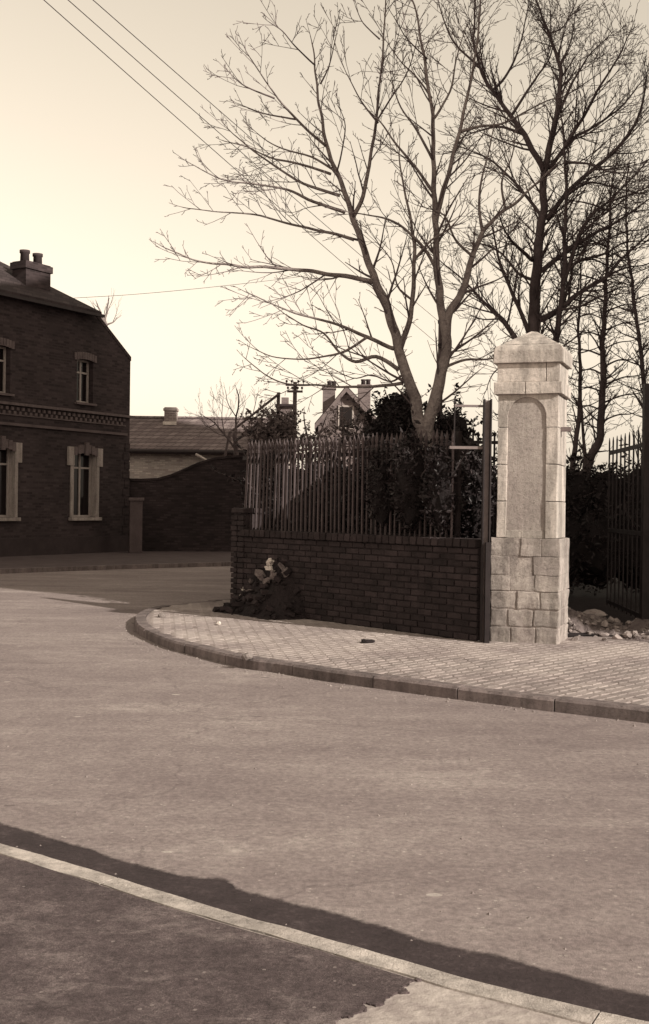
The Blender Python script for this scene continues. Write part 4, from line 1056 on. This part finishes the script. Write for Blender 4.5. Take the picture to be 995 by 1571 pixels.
# ================================================================== bare trees
def twig(mb, rnd, p, d, L, r, lvl, maxl, up):
    n = max(3, min(7, int(L / 0.13))); step = L / n; pts = [p.copy()]; dirs = [d.copy()]
    for i in range(n):
        d = (d + Vector((rnd.gauss(0, .05), rnd.gauss(0, .05), rnd.gauss(0, .04) + up))).normalized()
        pts.append(pts[-1] + d * step); dirs.append(d.copy())
    rad = [max(r * (1 - 0.75 * i / n), 0.0040) for i in range(n + 1)]
    mb.tube(pts, rad, 4 if r > 0.012 else 3, False)
    if lvl >= maxl: return
    m = max(2, int(L / (0.13 if lvl > 1 else 0.15)))
    for k in range(m):
        f = (k + rnd.uniform(0.3, 1.0)) / m * 0.94 + 0.05
        i = min(int(f * n), n - 1); q = pts[i].lerp(pts[i + 1], f * n - i); dd = dirs[i + 1]
        a = dd.cross(Vector((rnd.gauss(0, 1), rnd.gauss(0, 1), rnd.gauss(0, 1)))).normalized()
        ang = rnd.uniform(0.38, 0.8)
        nd = (dd * math.cos(ang) + a * math.sin(ang)).normalized()
        twig(mb, rnd, q, nd, L * rnd.uniform(.28, .55) * (1.05 - 0.45 * f), rad[i] * 0.6, lvl + 1, maxl, up)
def tree(name, label, Y, stems, limbs, barkT, barkW, seed, dens=0.30, tl=(0.55, 1.35), maxl=3, up=0.05, spread=2.0, trunk_n=1, group=None, twigup=None):
    """stems and limbs: (pixel path, r0, r1); each starts on what is already there"""
    rnd = random.Random(seed); placed = []                    # (px, py, Y)
    b0 = at(*stems[0][0][0], Y)
    t = thing(name, label, 'tree', (b0.x, b0.y, KH), group or {'bare_tree': 'tall bare trees in the garden', 'bare_sapling': 'small bare trees further back'}[name])
    tw = MB()
    for si, (path, r0, r1) in enumerate(stems + limbs):
        y0 = Y
        if placed:
            y0 = min(placed, key=lambda q: (q[0] - path[0][0]) ** 2 + (q[1] - path[0][1]) ** 2)[2]
        y1 = y0 + (rnd.uniform(-spread, spread) if si else 0) * (0.45 if si < len(stems) else 1.0)
        L2 = [0]
        for a, b in zip(path, path[1:]): L2.append(L2[-1] + math.hypot(a[0] - b[0], a[1] - b[1]))
        P3 = []; 
        for (x, y), l in zip(path, L2):
            f = l / L2[-1]; yy = lerp(y0, y1, f ** 1.2); P3.append(at(x, y, yy)); placed.append((x, y, yy))
        for a in range(len(path) - 1):
            for k in (1, 2, 3):
                f = lerp(L2[a], L2[a + 1], k / 4) / L2[-1]
                placed.append((lerp(path[a][0], path[a + 1][0], k / 4), lerp(path[a][1], path[a + 1][1], k / 4), lerp(y0, y1, f ** 1.2)))
        line = catmull(P3, 5)
        line = [p + Vector((noise.noise(p * 3.1), noise.noise(p * 3.1 + Vector((7, 0, 0))), noise.noise(p * 3.1 + Vector((0, 9, 0))))) * min(0.04, r0 * 0.5) if 0 < i < len(line) - 1 else p for i, p in enumerate(line)]
        n = len(line)
        rad = [lerp(r0, r1, (i / (n - 1)) ** 0.85) * (1 + 0.06 * noise.noise(line[i] * 6)) for i in range(n)]
        if si == 0:                                           # root flare
            line = [Vector((line[0].x, line[0].y, KH - 0.1))] + line; rad = [rad[0] * 1.5] + rad
        mb = MB().tube(line, rad, 10 if r0 > 0.05 else 6)
        mb.build('trunk' if si < trunk_n else ('stem' if si < len(stems) else 'limb'), barkT if r0 > 0.019 else barkW, t, True)
        # side branches
        acc = 0; nxt = rnd.uniform(0.3, 0.5) if si else 1e9 if trunk_n and r0 == stems[0][1] and si == 0 and len(stems) > 1 and stems[0][0][-1][1] > 600 else 0.5
        tot = sum((b - a).length for a, b in zip(line, line[1:]))
        for i in range(n - 1):
            a, b = line[i], line[i + 1]; sl_ = (b - a).length
            while acc + sl_ > nxt:
                q = a.lerp(b, (nxt - acc) / sl_); f = nxt / tot; rr = rad[min(i, len(rad) - 1)]
                if rr < 0.13 or rnd.random() < 0.25:
                    dd = (b - a).normalized()
                    ax = dd.cross(Vector((rnd.gauss(0, 1), rnd.gauss(0, 1), rnd.gauss(0, 1)))).normalized(); ang = rnd.uniform(.45, .95)
                    nd = (dd * math.cos(ang) + ax * math.sin(ang)).normalized()
                    twig(tw, rnd, q, nd, rnd.uniform(*tl) * (1.1 - 0.55 * f), min(max(rr * 0.45, 0.006), 0.02), 1, maxl, up if twigup is None else twigup)
                nxt += dens * rnd.uniform(.5, 1.5) * (1.15 - 0.5 * f)
            acc += sl_
        twig(tw, rnd, line[-1], (line[-1] - line[-2]).normalized(), rnd.uniform(.15, .35), r1, 1, maxl, up)
    tw.build('twigs', barkW, t, kind='stuff')
    print(name, 'twig faces', len(tw.f))
    return t

stems1 = [([(656, 905), (654, 800), (651, 720), (649, 668)], 0.155, 0.14),
          ([(649, 672), (637, 620), (622, 570), (608, 520), (597, 485), (582, 445), (566, 405), (552, 365), (540, 330), (524, 285), (508, 245), (498, 205), (490, 160), (484, 110), (478, 65)], 0.115, 0.010),
          ([(650, 672), (662, 628), (673, 585), (684, 545), (684, 510), (676, 470), (672, 430), (669, 380), (667, 320), (666, 260), (663, 190), (655, 110), (643, 50), (630, -10)], 0.125, 0.012),
          ([(684, 520), (690, 480), (705, 455), (718, 425), (728, 390), (738, 360), (750, 345), (775, 322), (805, 298), (845, 260)], 0.085, 0.015),
          ([(668, 340), (680, 290), (695, 240), (705, 200), (716, 150), (728, 90), (735, 20), (740, -20)], 0.05, 0.012),
          ([(610, 540), (622, 510), (632, 470), (635, 420), (635, 370), (628, 330), (618, 280), (612, 230)], 0.06, 0.010),
          ([(541, 335), (556, 300), (566, 255), (575, 200), (581, 140), (588, 70), (592, -10)], 0.045, 0.010)]
limbs1 = [([(572, 432), (530, 424), (480, 417), (430, 411), (370, 408), (330, 405), (295, 398), (252, 380)], 0.040, 0.007),
          ([(612, 567), (578, 547), (545, 555), (521, 541), (497, 513), (465, 499), (433, 479)], 0.035, 0.007),
          ([(604, 535), (557, 515), (521, 499), (481, 489), (433, 473), (381, 450)], 0.034, 0.007),
          ([(618, 587), (582, 593), (541, 593), (497, 592), (441, 588), (409, 577), (375, 549)], 0.030, 0.006),
          ([(562, 518), (529, 539), (497, 547), (457, 551), (417, 547), (389, 535)], 0.022, 0.006),
          ([(543, 368), (517, 360), (481, 352), (437, 342), (389, 328), (340, 326), (280, 318)], 0.028, 0.006),
          ([(529, 326), (481, 310), (441, 291), (393, 283), (340, 275), (292, 251)], 0.028, 0.006),
          ([(521, 300), (465, 281), (413, 249), (377, 223), (349, 197)], 0.026, 0.006),
          ([(507, 267), (457, 251), (413, 241), (377, 225), (340, 215)], 0.022, 0.006),
          ([(509, 259), (477, 241), (425, 225), (397, 207)], 0.02, 0.006),
          ([(499, 223), (465, 193), (433, 159), (413, 133), (377, 78)], 0.024, 0.006),
          ([(453, 183), (401, 173), (365, 159)], 0.015, 0.005), ([(421, 151), (377, 133), (357, 117)], 0.014, 0.005),
          ([(483, 100), (457, 76), (433, 48), (413, 34)], 0.014, 0.005), ([(516, 265), (525, 229), (529, 193), (522, 168)], 0.014, 0.005),
          ([(491, 129), (505, 100), (517, 48)], 0.014, 0.005), ([(580, 189), (553, 153), (529, 108)], 0.016, 0.005),
          ([(582, 60), (557, 36), (545, 10)], 0.012, 0.005), ([(578, 185), (600, 150), (625, 110), (640, 60)], 0.016, 0.005),
          ([(668, 300), (640, 260), (610, 225), (585, 190), (560, 165)], 0.026, 0.006), ([(672, 420), (650, 380), (620, 350), (590, 335), (560, 330), (520, 322)], 0.028, 0.006),
          ([(666, 250), (640, 200), (615, 165), (600, 120)], 0.022, 0.006), ([(663, 185), (690, 140), (700, 90), (715, 40)], 0.022, 0.006),
          ([(662, 150), (640, 120), (615, 95), (590, 60)], 0.018, 0.006), ([(655, 90), (625, 60), (600, 20)], 0.014, 0.005),
          ([(679, 564), (715, 552), (755, 550), (790, 535)], 0.028, 0.006), ([(635, 400), (660, 370), (690, 350), (715, 320)], 0.022, 0.006),
          ([(707, 202), (731, 195), (775, 187), (838, 155), (870, 148)], 0.026, 0.006), ([(728, 395), (700, 370), (680, 330), (640, 315)], 0.024, 0.006),
          ([(622, 570), (600, 585), (570, 575), (540, 580), (500, 560)], 0.018, 0.005), ([(632, 460), (610, 440), (600, 400), (575, 370)], 0.018, 0.005),
          ([(740, 355), (735, 320), (738, 280), (750, 230), (760, 180)], 0.026, 0.006), ([(775, 322), (770, 280), (785, 240), (790, 200)], 0.02, 0.006)]
stems1 = [(p_, a_ * 0.80, b_ * 0.85) for p_, a_, b_ in stems1]
tree('bare_tree', 'tall pale barked bare tree with forked trunk behind the wall', 16.3, stems1, limbs1, M['bark1'], M['twig1'], 1, dens=0.25, tl=(0.5, 1.15), trunk_n=1, up=0.045, spread=1.6)

stems2 = [([(820, 905), (819, 700), (818, 560), (818, 505), (818, 470), (822, 430), (826, 390), (830, 345), (834, 310), (834, 262), (846, 210), (856, 167), (860, 119), (854, 87), (842, 52), (826, 16), (815, -20)], 0.14, 0.012),
          ([(822, 640), (845, 560), (854, 514), (860, 475), (864, 415), (867, 360), (868, 294), (866, 238), (860, 179)], 0.075, 0.014),
          ([(834, 262), (804, 206), (783, 179), (755, 139), (735, 103), (727, 60), (729, -10)], 0.06, 0.012)]
limbs2 = [([(830, 333), (802, 294), (767, 258), (739, 238), (705, 225)], 0.03, 0.007), ([(824, 490), (854, 479), (886, 451), (930, 423), (957, 395), (1000, 355)], 0.05, 0.012),
          ([(830, 415), (862, 391), (910, 360), (957, 332), (1005, 298)], 0.04, 0.01), ([(816, 399), (790, 375), (775, 356), (765, 330)], 0.03, 0.008),
          ([(812, 515), (790, 459), (771, 415), (759, 371), (750, 330)], 0.035, 0.008), ([(815, 545), (786, 514), (771, 490), (751, 471), (731, 451), (715, 435), (675, 400)], 0.045, 0.008),
          ([(838, 337), (878, 286), (937, 238), (973, 190), (987, 151), (990, 110)], 0.038, 0.008), ([(842, 258), (878, 214), (918, 190), (957, 159), (989, 119)], 0.034, 0.007),
          ([(858, 171), (874, 135), (902, 87), (937, 52)], 0.026, 0.006), ([(866, 226), (894, 179), (922, 131), (949, 87), (965, 52)], 0.028, 0.006),
          ([(862, 440), (898, 341), (941, 302), (1000, 240)], 0.034, 0.008), ([(858, 99), (874, 68), (880, 40)], 0.014, 0.005), ([(842, 52), (865, 40), (880, 10)], 0.014, 0.005),
          ([(755, 139), (780, 110), (800, 60), (810, 10)], 0.022, 0.006), ([(783, 179), (815, 130), (842, 90), (850, 60)], 0.022, 0.006), ([(735, 103), (700, 70), (680, 30), (670, -10)], 0.02, 0.006),
          ([(804, 206), (770, 195), (735, 200), (700, 215)], 0.024, 0.006), ([(822, 430), (795, 420), (770, 390), (740, 375), (715, 372)], 0.026, 0.006),
          ([(862, 420), (890, 400), (925, 390), (960, 372), (1000, 370)], 0.03, 0.007), ([(866, 250), (900, 250), (940, 265), (990, 262)], 0.024, 0.006), ([(815, 545), (780, 555), (755, 575), (745, 600)], 0.02, 0.005),
          ([(860, 475), (890, 470), (920, 455), (960, 450)], 0.022, 0.006), ([(868, 300), (905, 280), (950, 290), (1000, 300)], 0.022, 0.006)]
limbs2 = [(p_, a_ * 1.3, b_ * 1.2) for p_, a_, b_ in limbs2]
tree('bare_tree', 'large dark bare tree spreading from behind the stone pillar', 20.5, stems2, limbs2, M['bark2'], M['twig2'], 2, dens=0.12, tl=(0.6, 1.5), trunk_n=1, up=0.05, spread=2.2)
stems3 = [([(880, 895), (890, 770), (902, 713), (918, 673), (924, 618), (926, 570), (924, 522), (928, 475), (930, 431), (933, 360), (937, 300), (945, 250)], 0.11, 0.012)]
limbs3 = []
rnd = random.Random(77)
for k in range(26):
    y = 660 - k * 14; s = 1 if k % 2 else -1; L = rnd.uniform(45, 85); x = 925 + (660 - y) * 0.03
    limbs3.append(([(x, y), (x + s * L * .4, y - L * .10 - 4), (x + s * L * .8, y - L * .22), (x + s * L * 1.15, y - L * .42)], rnd.uniform(.014, .024), 0.005))
tree('bare_tree', 'slender dark bare tree with layered side branches near the right edge', 22.0, stems3, limbs3, M['bark2'], M['twig2'], 3, dens=0.13, tl=(.4, 1.0), up=0.03, spread=1.5)
stems4 = [([(872, 890), (876, 760), (878, 717), (884, 677), (888, 625), (890, 570), (888, 522), (889, 479), (892, 430), (888, 390)], 0.07, 0.01), ([(884, 740), (897, 713), (893, 649), (890, 602)], 0.045, 0.02)]
limbs4 = []
for k in range(16):
    y = 640 - k * 14; s = 1 if k % 2 else -1; L = rnd.uniform(30, 60)
    limbs4.append(([(888, y), (888 + s * L * .5, y - L * .15), (888 + s * L, y - L * .45)], rnd.uniform(.010, .016), 0.005))
tree('bare_tree', 'thin twin stemmed bare tree just right of the pillar', 21.2, stems4, limbs4, M['bark2'], M['twig2'], 4, dens=0.2, tl=(.35, .8), up=0.04, spread=1.2)
stems5 = [([(975, 900), (985, 760), (990, 640), (985, 560), (975, 480), (965, 400), (960, 330), (965, 250)], 0.08, 0.012)]
limbs5 = []
for k in range(18):
    y = 640 - k * 20; s = 1 if k % 2 else -1; L = rnd.uniform(45, 80); x = 985 - (640 - y) * 0.07
    limbs5.append(([(x, y), (x + s * L * .5, y - L * .2), (x + s * L, y - L * .55)], rnd.uniform(.012, .02), 0.005))
tree('bare_tree', 'bare tree at the far right edge rising behind the iron gate', 24.0, stems5, limbs5, M['bark2'], M['twig2'], 5, dens=0.14, tl=(.4, 1.0), up=0.05, spread=1.5)
# small trees further back
tree('bare_sapling', 'small spreading bare fruit tree in front of the low house roof', 38.0, [([(364, 846), (363, 720), (362, 690), (360, 665)], 0.10, 0.07), ([(362, 690), (345, 668), (330, 650), (312, 638)], .045, .012), ([(361, 668), (362, 640), (366, 615), (362, 596)], .045, .012), ([(361, 676), (385, 660), (400, 640), (418, 622)], .045, .012)],
     [([(345, 668), (340, 640), (342, 612)], .02, .008), ([(385, 660), (388, 635), (395, 605)], .02, .008), ([(362, 640), (350, 620), (345, 598)], .02, .008), ([(330, 650), (318, 655), (305, 640)], .02, .008)], M['bark2'], M['twig1'], 6, dens=0.3, tl=(.6, 1.3), maxl=3, up=0.10, spread=1.2)
tree('bare_sapling', 'pollarded bare treetop peeping over the brick house roof', 52.0, [([(150, 846), (156, 520), (160, 495)], 0.14, 0.10), ([(160, 497), (154, 480), (150, 470)], .07, .03), ([(160, 497), (163, 480), (166, 462)], .07, .03), ([(160, 499), (172, 495), (180, 488)], .05, .02)], [], M['bark1'], M['twig1'], 7, dens=0.8, tl=(.8, 1.6), maxl=2, up=0.12, spread=0.6)
tree('bare_sapling', 'twiggy bare sapling among shrubs left of the gabled house', 30.0, [([(470, 850), (472, 720), (474, 690), (470, 660), (466, 635)], .06, .012), ([(473, 695), (490, 665), (500, 640)], .03, .01), ([(474, 700), (455, 670), (448, 645)], .03, .01)], [], M['bark2'], M['twig1'], 8, dens=0.3, tl=(.5, 1.0), maxl=3, up=0.08, spread=0.8)
tree('bare_sapling', 'twiggy bare sapling in front of the gabled house', 31.0, [([(530, 850), (528, 720), (527, 690), (525, 650), (524, 622)], .06, .012), ([(527, 700), (545, 670), (552, 640)], .03, .01), ([(527, 700), (508, 675), (500, 655)], .03, .01)], [], M['bark2'], M['twig1'], 9, dens=0.3, tl=(.5, 1.0), maxl=3, up=0.08, spread=0.8)
